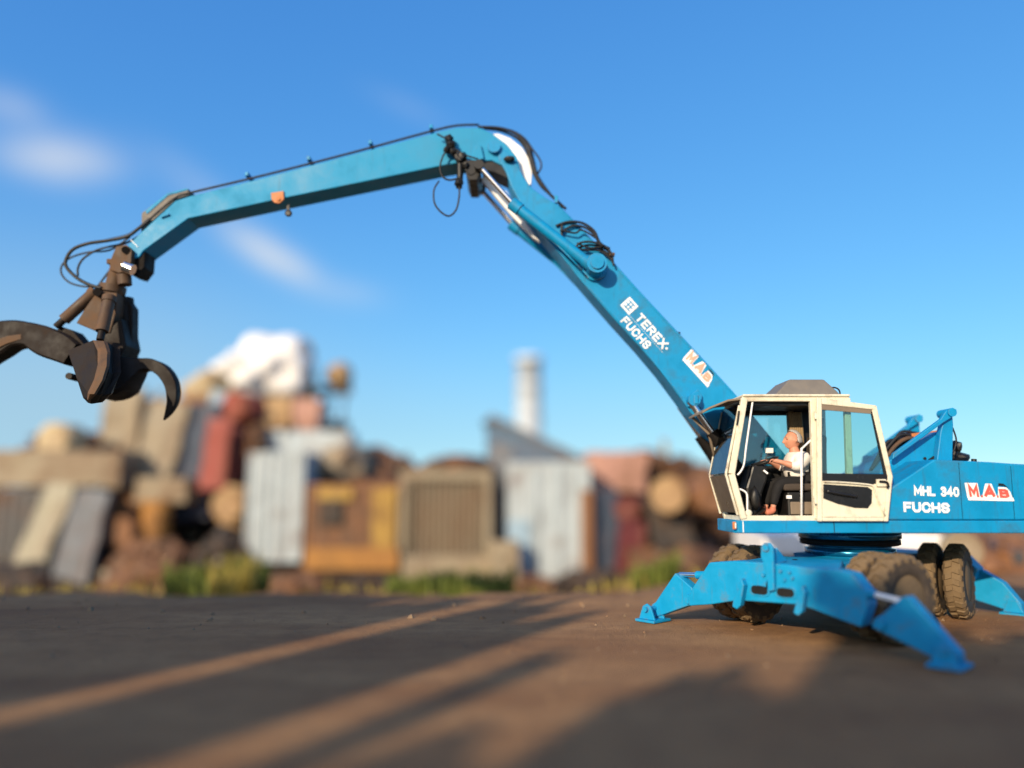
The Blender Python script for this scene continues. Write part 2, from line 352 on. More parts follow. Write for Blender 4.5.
# rear beam
FR = U(-2.2, 0, 0)
m = MB()
prof = [(-1.25, .72), (-.95, .92), (.85, .88), (1.05, .66), (1.0, .5), (.7, .45), (-.7, .45), (-1.2, .5)]
m.prism([U(-2.05, l, z) for l, z in prof], ER * .34)
m.build('outrigger_beam', BLUE2, root, .015)
for s in (1, -1):
    # the visible right rear leg is measured from the photograph, its twin mirrored
    if s == 1:
        pl = PL(985, 590, FR, EF)
        g = lambda pts: [PL(u, v, FR, EF) for u, v in pts]
        o = MB().prism(g([(981, 570), (1003, 583), (1021, 604), (1023, 613), (1012, 612), (975, 600), (967, 588)]), ER * .2).build('outrigger', BLUE2, root, .014)
        f = PL(1014, 617, FR, EF); f.z = 0.0
        a, b = PL(962, 568, FR, EF) + ER * .1, PL(982, 572, FR, EF) + ER * .1
        print('rear foot', f, G(1014, 617))
    else:
        o = MB().prism([U(-2.2, -l, z) for l, z in ((1.35, .85), (1.65, .72), (2.05, .25), (2.0, .15), (1.85, .16), (1.2, .42), (1.1, .6))], ER * .2).build('outrigger', BLUE2, root, .014)
        f = U(-2.3, -2.0, 0); a, b = U(-2.3, -1.0, .86), U(-2.3, -1.36, .82)
    fm = MB(); M3 = Matrix((EL, ER, EZ)).transposed(); f = f + ER * .1
    fm.box(f + EZ * .022, (.34, .40, .036), M3)
    for k in (-1, 1): fm.prism([f + ER * (k * .12) + EL * x + EZ * z for x, z in ((-.14, .04), (.14, .04), (.06, .22), (-.06, .22))], ER * .035)
    fm.build('foot_pad', BLUE2, o, .008)
    MB().cyl(a, b, .028, n=14).build('cylinder_rod', CHROME, o)

# ---------------- wheels: four pairs of dusty twin tyres
WR, WW = 0.525, 0.25
def make_wheel(loc):
    p = [(.285, -.11), (.30, -.13), (.40, -WW / 2), (.47, -WW / 2), (.505, -.112), (WR - .012, -.09), (WR - .004, 0), (WR - .012, .09), (.505, .112), (.47, WW / 2), (.40, WW / 2), (.30, .13), (.285, .11)]
    m = MB().lathe(p, loc, (0, 1, 0), 48)
    tr_ = MB().lathe([(.50, -.118), (WR - .008, -.092), (WR + .001, 0), (WR - .008, .092), (.50, .118)], loc, (0, 1, 0), 48)
    for k in range(20):                               # tread lugs across both shoulders
        for sd in (-1, 1):
            a0 = 2 * PI * (k + (0.5 if sd > 0 else 0)) / 20; ring = []
            for dy, da, r in ((sd * .004, 0, WR + .022), (sd * .085, .05, WR + .018), (sd * .132, .07, WR - .045)):
                ring.append((dy, a0 + da, r))
            rr = []
            for dy, aa, r in ring:
                q = []
                for da, dr in ((-.085, -.04), (-.07, 0), (.07, 0), (.085, -.04)):
                    q.append(V(loc) + V((math.cos(aa + da) * (r + dr), dy, math.sin(aa + da) * (r + dr))))
                rr.append(q)
            tr_.loft(rr)
    w = m.build('wheel', SIDEW, root, 0, org=loc)
    tr_.build('tread', TREADMIX, w)
    r = MB().lathe([(.285, -.10), (.27, -.115), (.25, -.10), (.235, -.02), (.14, .0), (.13, -.055), (.06, -.07), (.0, -.07)], loc, (0, 1, 0), 36)
    r.lathe([(.285, .10), (.27, .115), (.25, .10), (.235, .02), (.14, .02)], loc, (0, 1, 0), 36)
    for k in range(10): 
        q = V(loc) + V((math.cos(k * PI / 5) * .19, -.005, math.sin(k * PI / 5) * .19)); r.cyl(q, q + V((0, -.03, 0)), .016, n=8)
    r.build('rim', RIM, w)
    return w
TREADMIX = worn('dusty_tyre', (0.17, 0.115, 0.06), 0.9, (0.065, 0.048, 0.034), 0.6, 4.5, thr=0.52, streak=False, var=.2)
SIDEW = worn('tyre_sidewall', (0.060, 0.045, 0.033), 0.85, (0.15, 0.105, 0.06), 0.7, 4.5, thr=0.5, streak=False, var=.25)
w0 = None
for fx, st in ((1.25, 15), (-1.25, -8)):
    fd = ER.copy(); fd.rotate(Matrix.Rotation(R(-st), 3, 'Z')); ang = math.atan2(fd.y, fd.x)
    ax = V((fd.y, -fd.x, 0))
    for s in (1, -1):
        for k in (0, 1):
            kp = U(fx, s * (.80 if fx > 0 else .62), 0)
            c = kp + ax * s * (.05 + .35 * k) + EZ * (WR + .012)
            if w0 is None: w0 = make_wheel(CT)
            c = c - CT
            rz = ang if s > 0 else ang + PI
            if not (fx > 0 and s == 1 and k == 0): ww = copy_part(w0, root, c, (0, random.random() * 6, rz))
            else: ww = w0; ww.location = c; ww.rotation_euler = (0, .3, rz)
            ww['group'] = 'dusty twin tyres of the handler'
    m = MB().cyl(U(fx, -.7, WR), U(fx, .7, WR), .13, n=20); m.box(U(fx, 0, WR), (.4, .5, .34), Matrix((ER, EL, EZ)).transposed())
    m.build('axle', DARKST, root, .02)

# ---------------- slewing ring
RINGB = worn('greasy_blue_steel', (0.0, 0.12, 0.24), 0.22, (0.02, 0.03, 0.04), 0.5, 3, metal=.6, spec=.6)
m = MB().lathe([(.50, .90), (.62, .94), (.62, 1.03), (.56, 1.04), (.56, 1.07), (.66, 1.08), (.66, 1.17), (.70, 1.18), (.70, 1.28)], CT, EZ, 64)
ring = m.build('slewing_ring', RINGB, root)
MB().lathe([(.67, 1.085), (.685, 1.09), (.685, 1.16), (.67, 1.165)], CT, EZ, 64).build('gear_ring', DARKST, ring)

# ---------------- upper carriage
z0 = P(800, 533.2, YN).z; z1 = P(800, 520.5, YN).z
xl = P(717.5, 525, YF + .03).x + .02; xr = P(1072, 525, YN).x
m = MB()
m.prism([V((xl + .0, YN, z0)), V((xr, YN, z0)), V((xr + .15, YN + .4, z0)), V((xr + .15, 2 * YC - YN - .4, z0)), V((xr, 2 * YC - YN, z0)), V((xl + .9, 2 * YC - YN, z0)), V((xl + .9, YF + .03, z0)), V((xl - .02, YF + .03, z0)), V((xl - .04, YN + .06, z0))], EZ * (z1 - z0))
deck = m.build('upper_frame', BLUE, root, .012)
xs = P(743, 526, YN).x
MB().box((xs, YN - .004, (z0 + z1) / 2), (.012, .012, z1 - z0 - .02)).build('seam', WHITEP, deck)
MB().box((P(834, 526, YN).x, YN - .002, (z0 + z1) / 2), (.008, .008, z1 - z0 - .01)).build('seam', BLACK, deck)
q = P(734, 525.5, YN); MB().box(q + V((0, -.012, 0)), (.045, .03, .10)).build('light_lens', ORANGE, deck, .008)
MB().box(q + V((.012, -.03, .0)), (.016, .014, .07)).build('light_lens', WHITEP, deck, .004)
# long engine cover with sloped front
side = px([(884, 520), (884, 500), (889.5, 489), (934, 459.5), (990, 462), (1011, 463.5), (1060, 466), (1072, 476), (1072, 520)], YN + .01)
for p in side: p.z = max(p.z, z1 + .002)
ec = MB().prism(side, dY(2 * (YC - YN) - .02)).build('engine_cover', BLUE, root, .02)
for u, va, vb in ((959, 462.5, 519), (1011, 466, 519)):
    a, b = P(u, va, YN), P(u + 4, vb, YN); MB().beam(a + V((0, .007, 0)), b + V((0, .007, 0)), .004, .004).build('panel_gap', DARKST, ec)
a, b = P(889, 520.8, YN), P(1072, 524, YN)
# lettering on the cover
def word(name, txt, mat, o, u1v1, h, Y, parent, **k):
    o = P(*o, Y); e = P(*u1v1, Y); ex = (e - o); w = ex.length; ex.normalize(); ey = ex.cross(V((0, -1, 0))) * -1
    ey = V((0, -1, 0)).cross(ex)
    return text_mesh(name, txt, mat, o, ex, ey, h, w, parent, **k)
S = YN / FPX
word('lettering', 'MHL 340', LETTER, (914, 495.6), (959, 497), 9.6 * S, YN + .01, ec)
word('lettering', 'FUCHS', LETTER, (903.5, 512), (949.5, 513.2), 10 * S, YN + .01, ec)
def logo(o, e, h, Y, parent, red, slope=.18):
    o = P(*o, Y); e = P(*e, Y); ex = e - o; w = ex.length; ex.normalize(); ey = V((0, -1, 0)).cross(ex); ez = V((0, -1, 0))
    b = lambda x, y: o + ex * x * w + ey * y * h + ez * .004
    m = MB()
    m.prism([b(.045, 0), b(1.0, .0), b(.985, .2), b(.04, .22)], ez * .002)
    m.prism([b(.03, .12), b(.30, .14), b(.26, 1.0), b(-.01, 1.0)], ez * .0016)
    m.prism([b(.33, .12), b(.66, .12), b(.55, .98), b(.42, .98)], ez * .0013)
    m.prism([b(.66, .1), b(.98, .1), b(.93, .55), b(.86, .78), b(.69, .80)], ez * .001)
    m.build('emblem_ground', LETTER, parent)
    for ch, x, y, hh, ww, sh in (('M', .075, .20, .72, .20, -.12), ('A', .375, .19, .70, .24, 0), ('B', .705, .18, .52, .20, -.10)):
        text_mesh('emblem_letter', ch, red, b(x, y), ex, ey + ex * sh, h * hh, w * ww, parent, thick=.002, lift=.006, hw=.14)
    for x in (.315, .645): m = MB(); m.prism([b(x, .18) + ez * .004, b(x + .035, .18) + ez * .004, b(x + .033, .32) + ez * .004, b(x - .002, .32) + ez * .004], ez * .002); m.build('emblem_letter', red, parent)
    MB().prism([b(.69, .86), b(.70, 1.02), b(.80, 1.0), b(.90, .78), b(.86, .80), b(.80, .86)], ez * .001).build('emblem_shade', BLACK, parent)
logo((966, 500.2), (1014, 501.2), 17 * S, YN + .01, ec, REDL)
# inner body behind the sloped cover: blue engine wall, hose bundle, dark cap
inner = px([(880, 520), (880, 470), (893, 457), (912, 444), (938, 431.5), (948, 431.5), (948, 463), (952, 500)], 10.74)
ib = MB().prism(inner, dY(.9)).build('inner_cover', BLUE, root, .015)
MB().prism(px([(912, 433.5), (940, 430), (940, 433), (912, 446)], 10.95), dY(.5)).build('cover_lid', ORANGE, ib, .008)
q = P(924.5, 458.5, 10.74); MB().cyl(q, q - dY(.02), .02, n=12).build('bolt', BLACK, ib)
MB().prism(px([(929, 459.5), (934, 456), (936, 459.5)], 10.7), dY(.03)).build('notch', BLACK, ib)
# two support frames: upright post with pinned knob and a long diagonal strut
for Yf, du in ((10.62, 0), (11.5, 1)):
    def q(u, v): 
        p = P(u, v, 10.62); return V((p.x, Yf, p.z))
    m = MB()
    m.prism([q(*t) for t in ((936.5, 464), (940.5, 432), (943.5, 421), (945, 413), (952.5, 413), (953.5, 425), (952.5, 464))], dY(.12))
    sf = m.build('support_frame', BLUE, root, .012)
    m = MB()
    m.prism([q(*t) for t in ((890, 460), (891, 453.5), (938, 419.5), (943, 411.5), (950, 408), (954, 410), (954, 414), (949, 418), (941, 423))], dY(-.07))
    m.build('diagonal_strut', BLUE, sf, .012)
    a = q(948.5, 413); MB().cyl(a + dY(-.1), a + dY(.2), .062, n=20).build('pivot_pin', BLUE2, sf, .006)
    MB().tube([q(*t) + dY(.03) for t in ((952, 424), (955.5, 432), (957.5, 440), (956, 448), (954, 452))], .012, 6).build('hose', HOSE, sf)
m = MB()
m.blob(P(956, 447, 11.0), (.07, .1, .1), 2, .3, 2, 1); m.blob(P(960, 458, 11.0), (.13, .15, .08), 2, .4, 2, 2); m.blob(P(953, 455, 11.0), (.08, .1, .12), 2, .3, 2, 3)
MB().cyl(P(974, 463.5, 10.6), P(974, 459, 10.6), .035, n=14).build('filler_cap', BLACK, root)
m.build('hose_fitting', BLACK, root)
m = MB()
rr = random.Random(3)
for k in range(9):                                   # dark hose bundle running over the frame from the boom foot
    d = k * .045; u0 = rr.uniform(-2, 2)
    m.tube([P(872 + u0, 470 + k * .8, 10.98 + d), P(888 + u0, 448 + rr.uniform(-5, 5), 10.98 + d), P(900, 436 + rr.uniform(-4, 5), 10.98 + d), P(914, 435 + rr.uniform(-3, 4), 10.98 + d), P(928, 436 + rr.uniform(0, 4), 10.98 + d)], .024, 7)
m.build('hose_bundle', [HOSE], root)
m = MB()
for k in range(5): m.tube([P(884, 462 - k, 10.9 + k * .09), P(895, 446 + k, 10.9 + k * .09), P(908, 438, 10.9 + k * .09), P(918, 441, 10.9 + k * .09)], .03, 7)
m.build('hose_bundle', RUSTB, root)

# ---------------- boom (between its foot behind the cab and the elbow)
BY = [(498, 146), (507, 151), (514, 158), (519, 167), (524, 177), (532, 188), (545, 197), (559, 205), (573, 219), (615, 263), (640, 291), (700, 355), (733, 391), (758, 421), (786, 455), (818, 492), (812, 506), (790, 508), (760, 484), (735, 455), (708, 432), (691, 413), (682, 400), (661, 372), (640, 347), (614, 318.5), (590, 291), (578, 277), (560, 254), (536, 226), (522, 206), (511, 186), (506, 172), (499, 160), (497, 148)]
boom = MB().prism(px(BY, YB0), dY(YB1 - YB0)).build('boom', BLUE, root, .02)
# welded edge strips along the top and bottom of the boom side
m = MB()
for a, b in (((573, 219), (640, 291)), ((640, 291), (733, 391))): m.beam(P(a[0] - .5, a[1] + 2, YB0 - .004), P(b[0] - .5, b[1] + 2, YB0 - .004), .012, .016)
for a, b in (((682, 399), (640, 346.3)), ((640, 346.3), (590, 290.5))): m.beam(P(a[0], a[1] - 1.6, YB0 - .004), P(b[0], b[1] - 1.6, YB0 - .004), .012, .018)
m.build('edge_strip', BLUE2, boom)
m = MB()
q = P(594.5, 269.5, YB0); m.cyl(q + dY(.05), q - dY(.34), .15, n=40); m.cyl(q - dY(.34), q - dY(.37), .10, n=32)
pin = m.build('pivot_pin', BLUE, boom, .008)
MB().lathe([(.155, 0), (.19, 0), (.19, .05), (.155, .05)], q + dY(-.01), (0, -1, 0), 40).build('pin_collar', BLUE2, boom)
m = MB(); q = P(692, 401, YB0)
m.prism(px([(687, 407), (689, 396), (697, 390), (701, 396), (701, 408)], YB0 - .003), dY(-.06)); m.cyl(q, q - dY(.16), .09, n=28); m.box(q + V((.02, -.17, 0)), (.06, .02, .13))
m.build('cylinder_boss', BLUE, boom, .008)
q = P(679.5, 334.5, YB0); MB().box(q + V((0, .1, .02)), (.06, .08, .07)).build('top_clip', BLACK, boom, .006)
q = P(556.5, 200, YB0); MB().box(q + V((0, .06, .03)), (.05, .06, .12)).build('top_clip', BLUE2, boom, .006)
# lettering along the boom
e1 = (P(715, 380, YB0) - P(624, 285, YB0)).normalized()
ang = (48.5 if False else 0)
SB = YB0 / FPX
word('lettering', 'TEREX', LETTER, (634.5, 318.5), (662, 349.5), 9.5 * SB, YB0, boom, hw=.105, gap=.36)
word('lettering', 'FUCHS', LETTER, (620, 321.5), (645.5, 350), 9 * SB, YB0, boom, hw=.105, gap=.36)
q0, q1 = P(627.5, 313.5, YB0), P(663, 353, YB0); MB().beam(q0 + dY(-.004), q1 + dY(-.004), .003, .012).build('lettering', LETTER, boom)
q0 = P(666.5, 348.5, YB0); MB().cyl(q0, q0 - dY(.005), .018, n=12).build('lettering', LETTER, boom)
m = MB()
def bp(a, b):                                         # a along the boom, b across it, in pixels from the emblem centre
    c, s = math.cos(R(48)), math.sin(R(48)); return P(629.3 + a * c + b * s, 305.8 + a * s - b * c, YB0)
m.prism([bp(x, y) + dY(-.004) for x, y in ((-6.5, -6.4), (6.5, -6.4), (6.5, 6.2), (-6.5, 6.2))], dY(-.003))
em = m.build('emblem', LETTER, boom)
for x0, x1, y0, y1 in ((-4.6, 4.6, 3.0, 4.2), (-4.6, 4.6, -.6, .6), (-4.6, 4.6, -4.2, -3.0), (-2.2, -1.0, -4.4, 4.4), (1.2, 2.4, -4.4, 4.4)):
    MB().prism([bp(x, y) + dY(-.0075 - .0004 * (x0 > -3)) for x, y in ((x0, y0), (x1, y0), (x1, y1), (x0, y1))], dY(-.002)).build('emblem_line', BLUE, boom)
logo((681, 358.5), (707.5, 387.5), 15.5 * SB, YB0, boom, SALMON)
# made-up white plates filling blank gaps behind the elbow and between the stick cylinders
MB().prism(px([(488, 134), (498, 133.5), (510, 138), (522, 147.5), (529, 159), (532, 172), (531, 184), (528, 186), (514, 170), (500, 152)], 11.12), dY(.22)).build('elbow_filler', WHITEP, boom, .008)
MB().prism(px([(480, 178), (486, 176), (507, 192), (520, 214), (540, 242), (534, 238), (512, 216)], 11.16), dY(.1)).build('gap_filler', WHITEP, boom, .006)

# ---------------- stick with dropped nose
ST = [(128, 245), (140, 233), (175.6, 200.5), (190, 196), (260, 178.5), (432, 133.5), (440, 131), (457, 127.5), (479, 127.5), (492, 133), (507, 144), (517, 157), (520.5, 169.5), (516.5, 172), (504, 166.5), (492, 160.5), (478, 161), (467, 161.5), (445, 165), (272, 200.5), (188, 218.5), (143, 251), (139, 257), (132, 259)]
stick = MB().prism(px(ST, YB0 + .02), dY(.44)).build('stick', TEAL, root, .016)
MB().prism(px([(141.5, 213), (153, 204), (167, 193.5), (187, 188), (190, 194.5), (176, 199), (141, 232)], 11.06), dY(.26)).build('hose_cover', GREYP, stick, .012)
MB().prism(px([(145, 211), (154, 203.5), (167.5, 193), (187, 188), (189, 189.5), (168, 195.5), (156, 206), (147, 214)], 11.05), dY(.28)).build('cover_rim', TEAL, stick, .006)
m = MB(); m.prism(px([(271.5, 193.5), (284, 191.5), (284.5, 200), (280, 204), (275, 203.5), (272, 200)], YB0 + .02), dY(-.03)); q = P(278.5, 199.5, YB0); m.cyl(q, q - dY(.03), .03, n=12)
m.build('tool_bracket', ORANGE, stick, .006)
m = MB().lathe([(.028, -.012), (.055, -.012), (.055, .012), (.028, .012)], P(288.5, 213.3, 11.05), (0, 1, 0), 20); m.beam(P(288, 205, 11.05), P(288.3, 210, 11.05), .04, .03); m.build('lifting_eye', BLACK, stick)
q = P(494, 148, YB0); MB().cyl(q + dY(.6), q - dY(.06), .10, n=32).build('elbow_pin', BLUE, stick, .01)
m = MB(); m.prism(px([(466, 160), (479, 160), (481, 172), (477, 180), (469, 180), (466, 174)], 10.84), dY(.70)); m.prism(px([(480, 160), (492, 160.5), (508, 168), (509, 179), (494, 172), (483, 170)], 11.0), dY(.4))
m.build('cylinder_lug', BLACK, stick, .01)
m = MB(); m.prism(px([(477, 146), (481, 146), (484, 160), (474, 162), (470, 161)], YB0 + .015), dY(-.05)); m.build('gusset', TEAL, stick, .008)
m = MB()
for u, v, r in ((449, 139, .07), (451, 145, .08), (447, 150, .06), (453, 152, .06), (462, 157, .08), (459, 183, .07), (460, 160, .06), (466, 166, .06)): m.blob(P(u, v, 10.86), (r, .08, r), 2, .35, 2, u)
m.tube([P(447, 137, 10.88), P(452, 150, 10.88), (P(460, 163, 10.88)), P(459, 188, 10.88)], .05, 8, 2)
MB().blob(P(509, 159, 10.9), (.09, .06, .045), 2, .3, 2, 8).build('hose_port', BLACK, stick)
m.build('valve_block', BLACK, stick)
for a, b in (((131, 240), (138, 247)), ): MB().beam(P(*a, YB0 + .014), P(*b, YB0 + .014), .01, .015).build('weld_line', WHITEP, stick)
MB().beam(P(169, 214, YB0 + .0), P(161, 217, YB0), .03, .03).build('step_tab', TEAL, stick)
# pipes along the stick's top
m = MB()
for dy in (.0, .07, .14, .21): m.tube([P(u, v - 2.0, 11.0 + dy) for u, v in ((139, 231), (158, 214), (176, 199.5), (190, 194.8))] + [P(u, v - 1.6, 11.0 + dy) for u, v in ((260, 177.8), (350, 154.8), (432, 132.6), (458, 127), (479, 126.5))], .017, 6, 3)
m.build('hydraulic_pipe', HOSE, stick)
m = MB()
for u, v in ((250, 180), (311, 164.3), (372, 148.5), (432, 133)): m.box(P(u, v - 2, 11.1), (.05, .32, .06))
m.build('pipe_clamp', BLUE2, stick, .006)
# elbow hoses
m = MB()
for k, (pts, r) in enumerate([
    ([(478, 127), (500, 128), (516, 134), (527, 146), (531, 158), (536, 174), (546, 190), (556, 200), (566, 209)], .022),
    ([(484, 128.5), (502, 131), (518, 139), (526, 150), (529, 160), (533, 172), (541, 186), (553, 197), (563, 208)], .02),
    ([(490, 127.5), (510, 130), (524, 138), (533, 150), (540, 160), (541, 168), (536, 178), (543, 187), (552, 196)], .015),
    ([(482, 127.5), (505, 129.5), (521, 136.5), (530, 148), (534, 162), (538, 176), (548, 191), (558, 203)], .018),
    ([(505, 137), (508, 145), (512, 153), (515, 158)], .012)]):
    m.tube([P(u, v, 11.08 + .06 * k) for u, v in pts], r, 7, 5)
m.build('elbow_hose', HOSE, stick)
m = MB()
for pts, r in (([(449, 148), (443, 156), (440, 168), (443, 177), (450, 180), (459, 178)], .015), ([(439, 181), (434, 190), (434.5, 203), (441, 212), (449, 216), (456, 210), (459, 198), (459.5, 186)], .014),
               ([(452, 147), (460, 152), (468, 156), (478, 159)], .013), ([(437, 134), (443, 137), (448, 140)], .014), ([(456, 150), (464, 166), (470, 175), (478, 170)], .012)):
    m.tube([P(u, v, 10.84) for u, v in pts], r, 6, 5)
m.build('hanging_hose', HOSE, stick)
m = MB()
for k, (pts, r) in enumerate([
    ([(556, 226), (568, 222), (582, 223), (594, 231), (600, 243), (610, 249)], .018), ([(561, 233), (572, 226), (586, 228), (597, 238), (598, 246), (611, 256)], .016),
    ([(562, 224), (562, 236), (568, 245), (577, 248), (588, 245), (602, 247), (611, 254), (613, 262)], .015), ([(576, 249), (588, 250), (600, 251), (611, 259), (614, 266)], .014),
    ([(560, 230), (575, 233), (582, 230), (597, 239), (601, 245)], .013), ([(577, 243), (590, 248), (606, 247), (613, 257)], .013), ([(574, 250), (580, 243), (592, 242), (604, 246)], .016)]):
    m.tube([P(u, v, 10.92 - .018 * k) for u, v in pts], r * 1.15, 6, 5)
m.build('boom_hose', HOSE, boom)
m = MB(); m.box(P(578, 256, 10.9), (.12, .1, .12)); m.box(P(611, 257, 11.0), (.08, .3, .05)); m.build('hose_clamp', RUSTB, boom, .01)
# ---------------- stick cylinders either side of the boom
for Yc, a, b, c in ((10.76, (479, 166), (514, 205), (589, 264)), (11.64, (480, 187.5), (514, 221.5), None)):
    a = P(*a, Yc); b = P(*b, Yc)
    if Yc < 11: c = P(*c, Yc); c0 = c.copy(); cc = (a, b, c)
    else: a = cc[0] + dY(Yc - 10.76); b = cc[1] + dY(Yc - 10.76); c = cc[2] + dY(Yc - 10.76)
    cyl = MB().cyl(b, c, .085, n=28).cyl(b - (c - b).normalized() * .05, b + (c - b).normalized() * .12, .10, n=28).cyl(c - (c - b).normalized() * .1, c + (c - b).normalized() * .02, .095, n=28).build('stick_cylinder', BLUE, root, .006)
    MB().cyl(a, b, .042, n=20).build('cylinder_rod', CHROME, cyl)
    e = MB().cyl(a - dY(.07), a + dY(.07), .075, n=20).build('rod_eye', BLACK, cyl)
    MB().tube([b + V((.1, -.0, -.11)), (b + c) / 2 + V((.02, -.02, -.1)), c + V((-.1, 0, -.1))], .014, 6, 2).build('cylinder_pipe', BLUE2, cyl)
# ---------------- boom lift cylinders
for Yc in (10.86, 11.54):
    a, b, c = P(690, 401, 10.86), P(712, 432, 10.86), P(752, 492, 10.86)
    a.y = b.y = c.y = Yc
    cyl = MB().cyl(b, c, .10, n=26).build('lift_cylinder', DARKST, root, .006)
    MB().cyl(a, b, .05, n=18).build('cylinder_rod', CHROME, cyl)
# ---------------- cab
FT, FK, FBt = (743, 398), (728.5, 474), (741, 519)
cabx = lambda u, v, Y=YN: P(u, v, Y)
def tofar(p): return V((p.x, YF, p.z))
zf = z1 + .004
ft, fk, fb = P(745, 398, YN), P(732, 474, YN), P(744, 519, YN)
bt, bb = P(813.5, 398, YN), P(817.5, 519, YN)
rt, rb = P(848, 400, YN), P(852, 519, YN); rt.z = ft.z
zr = ft.z
m = MB()
W = .085
# near and far side rings of posts and rails, cross rails between them
for Y in (YN + W / 2, YF - W / 2):
    s = lambda p: V((p.x, Y, p.z))
    w = W if Y < 10.5 else .06
    m.beam(s(ft), s(fk), w, .085); m.beam(s(fk), s(fb), w, .085)
    m.beam(s(V((ft.x - .03, 0, zr))), s(V((rt.x + .03, 0, zr))), w + .004, .06)
    m.beam(s(V((fb.x - .03, 0, fb.z))), s(V((rb.x + .03, 0, fb.z))), w + .004, .045)
    m.beam(s(bt), s(bb), w, .075); m.beam(s(rt), s(rb), w, .07)
for p, h in ((ft, .055), (fk, .02), (fb, .08), (rt, .06), (rb, .05)):
    m.beam(V((p.x, YN + W, p.z)), V((p.x, YF - W / 2, p.z)), .045, h, up=(0, 0, 1))
cab = m.build('cab', CREAM, root, .012)
# light edge bars of the front windows, a little ahead of the posts
for Y in (YN + .03, YF - .03):
    o = V((-.075, 0, 0))
    for a, b in ((ft + V((0, 0, -.10)), fk), (fk, fb + V((0, 0, .05)))):
        MB().beam(V((a.x, Y, a.z)) + o, V((b.x, Y, b.z)) + o, .028, .03).build('window_edge', CREAM, cab, .005)
def pane(pts, mat, name='window_pane', th=(0, .006, 0)): return MB().prism(pts, th).build(name, mat, cab)
def quad(a, b, ya, yb, off=V((-.07, 0, 0))): return [V((a.x, ya, a.z)) + off, V((b.x, ya, b.z)) + off, V((b.x, yb, b.z)) + off, V((a.x, yb, a.z)) + off]
ftl = ft + V((0, 0, -.08)); fbl = fb + V((0, 0, .08)); fkl = fk + V((.0, 0, .015)); fk2 = fk + V((0, 0, -.015))
pane(quad(ftl, fkl, YN + .04, YF - .04), GLASSF, th=(-.006, 0, 0))
pane(quad(fk2, fbl, YN + .04, YF - .04), FILM, 'film_pane', th=(-.006, 0, 0))
k = V((-.066, 0, 0)); MB().beam(V((fk.x, YN + .04, fk.z)) + k, V((fk.x, YF - .04, fk.z)) + k, .02, .015).build('window_seam', CREAM, cab)
# mirror-like flat lamp behind the windscreen, dark edge strips
for Y in (YN + .055, YF - .06): MB().beam(V((ftl.x - .06, Y, ftl.z)), V((fkl.x - .06, Y, fkl.z)), .03, .02).build('rubber_seal', BLACK, cab)
# far wall: dark lower panel, window and rear pillar
zl = P(770, 466, YF).z; fwx0, fwx1 = ft.x + .02, rt.x
y = YF - .02
MB().box(((fk.x + rb.x) / 2 + .04, y + .01, (zf + zl) / 2), (rb.x - fk.x - .16, .02, zl - zf)).build('side_panel', BLACK, cab)
MB().box(((P(795, 440, YF).x + rt.x) / 2, y - .012, (zl + zr) / 2), (rt.x - P(797, 440, YF).x, .02, zr - zl - .02)).build('rear_lining', BLACK, cab, .004)
xw0, xw1 = fk.x + .06, P(797, 440, YF).x
zw = P(770, 416, YF).z
MB().box(((ft.x + xw1) / 2, y, (zr + zw) / 2 - .02), (xw1 - ft.x, .03, zr - zw - .05)).build('header_lining', BLACK, cab, .004)
pane([V((ft.x + .05, y + .02, zw + .01)), V((xw1, y + .02, zw + .01)), V((xw1, y + .02, zl)), V((fk.x + .1, y + .02, zl))], GLASS)
# floor, roof slab and roof hatch
MB().box(((fb.x + rb.x) / 2, (YN + YF) / 2, zf + .02), (rb.x - fb.x - .05, YF - YN - .18, .03)).build('floor_mat', BLACK, cab)
MB().box(((ft.x + rt.x) / 2 + .02, (YN + YF) / 2, zr - .06), (rt.x - ft.x - .08, YF - YN - .20, .07)).build('roof_lining', BLACK, cab, .01)
MB().box(((ft.x + rt.x) / 2, (YN + YF) / 2, zr + .035), (rt.x - ft.x + .06, YF - YN + .03, .035)).build('roof', CREAM, cab, .014)
Ym = (YN + YF) / 2
xa, xb, xc, xd = (P(u, 390, Ym).x for u in (766, 783, 817, 829)); zh0 = zr + .055; zh1 = P(800, 383.5, Ym).z + .02
m = MB().loft([[V((xa, YN + .08, zh0)), V((xd, YN + .08, zh0)), V((xd, YF - .06, zh0)), V((xa, YF - .06, zh0))],
               [V((xa + .05, YN + .10, zh0 + .05)), V((xd - .03, YN + .10, zh0 + .05)), V((xd - .03, YF - .08, zh0 + .05)), V((xa + .05, YF - .08, zh0 + .05))],
               [V((xb, YN + .18, zh1)), V((xc, YN + .18, zh1)), V((xc, YF - .16, zh1)), V((xb, YF - .16, zh1))]])
m.build('roof_hatch', GREYP, cab, .02)
MB().tube([P(826, 397, 10.3), P(827, 391, 10.3), P(833, 387.5, 10.3), P(839, 390, 10.3), P(840.5, 398, 10.3)], .012, 6).build('roof_cable', HOSE, cab)
# sun visor in front of the roof
x0 = ft.x + .04; pts = [(x0, 0.0), (x0 - .25, -.03), (x0 - .50, -.13), (x0 - .60, -.19)]
m = MB(); m.loft([[V((x, YN + .05 + k * .02, zr + .02 + z)), V((x, YF - .04 + .02 * k, zr + .02 + z)), V((x, YF - .04 + .02 * k, zr - .01 + z)), V((x, YN + .05 + k * .02, zr - .01 + z))] for k, (x, z) in enumerate(pts)])
m.build('sun_visor', BROWNP, cab, .008)
MB().tube([V((x0 - .57, YF - .1, zr - .19)), V((x0 - .33, YF - .05, zr - .42)), V((fk.x - .0, YF - .04, zr - .75))], .022, 8, 1).build('visor_stay', BROWNP, cab)
MB().tube([P(739, 411, YN), P(738, 418, YN - .02), P(737, 425, YN - .01)], .012, 6).build('visor_hook', BLACK, cab)
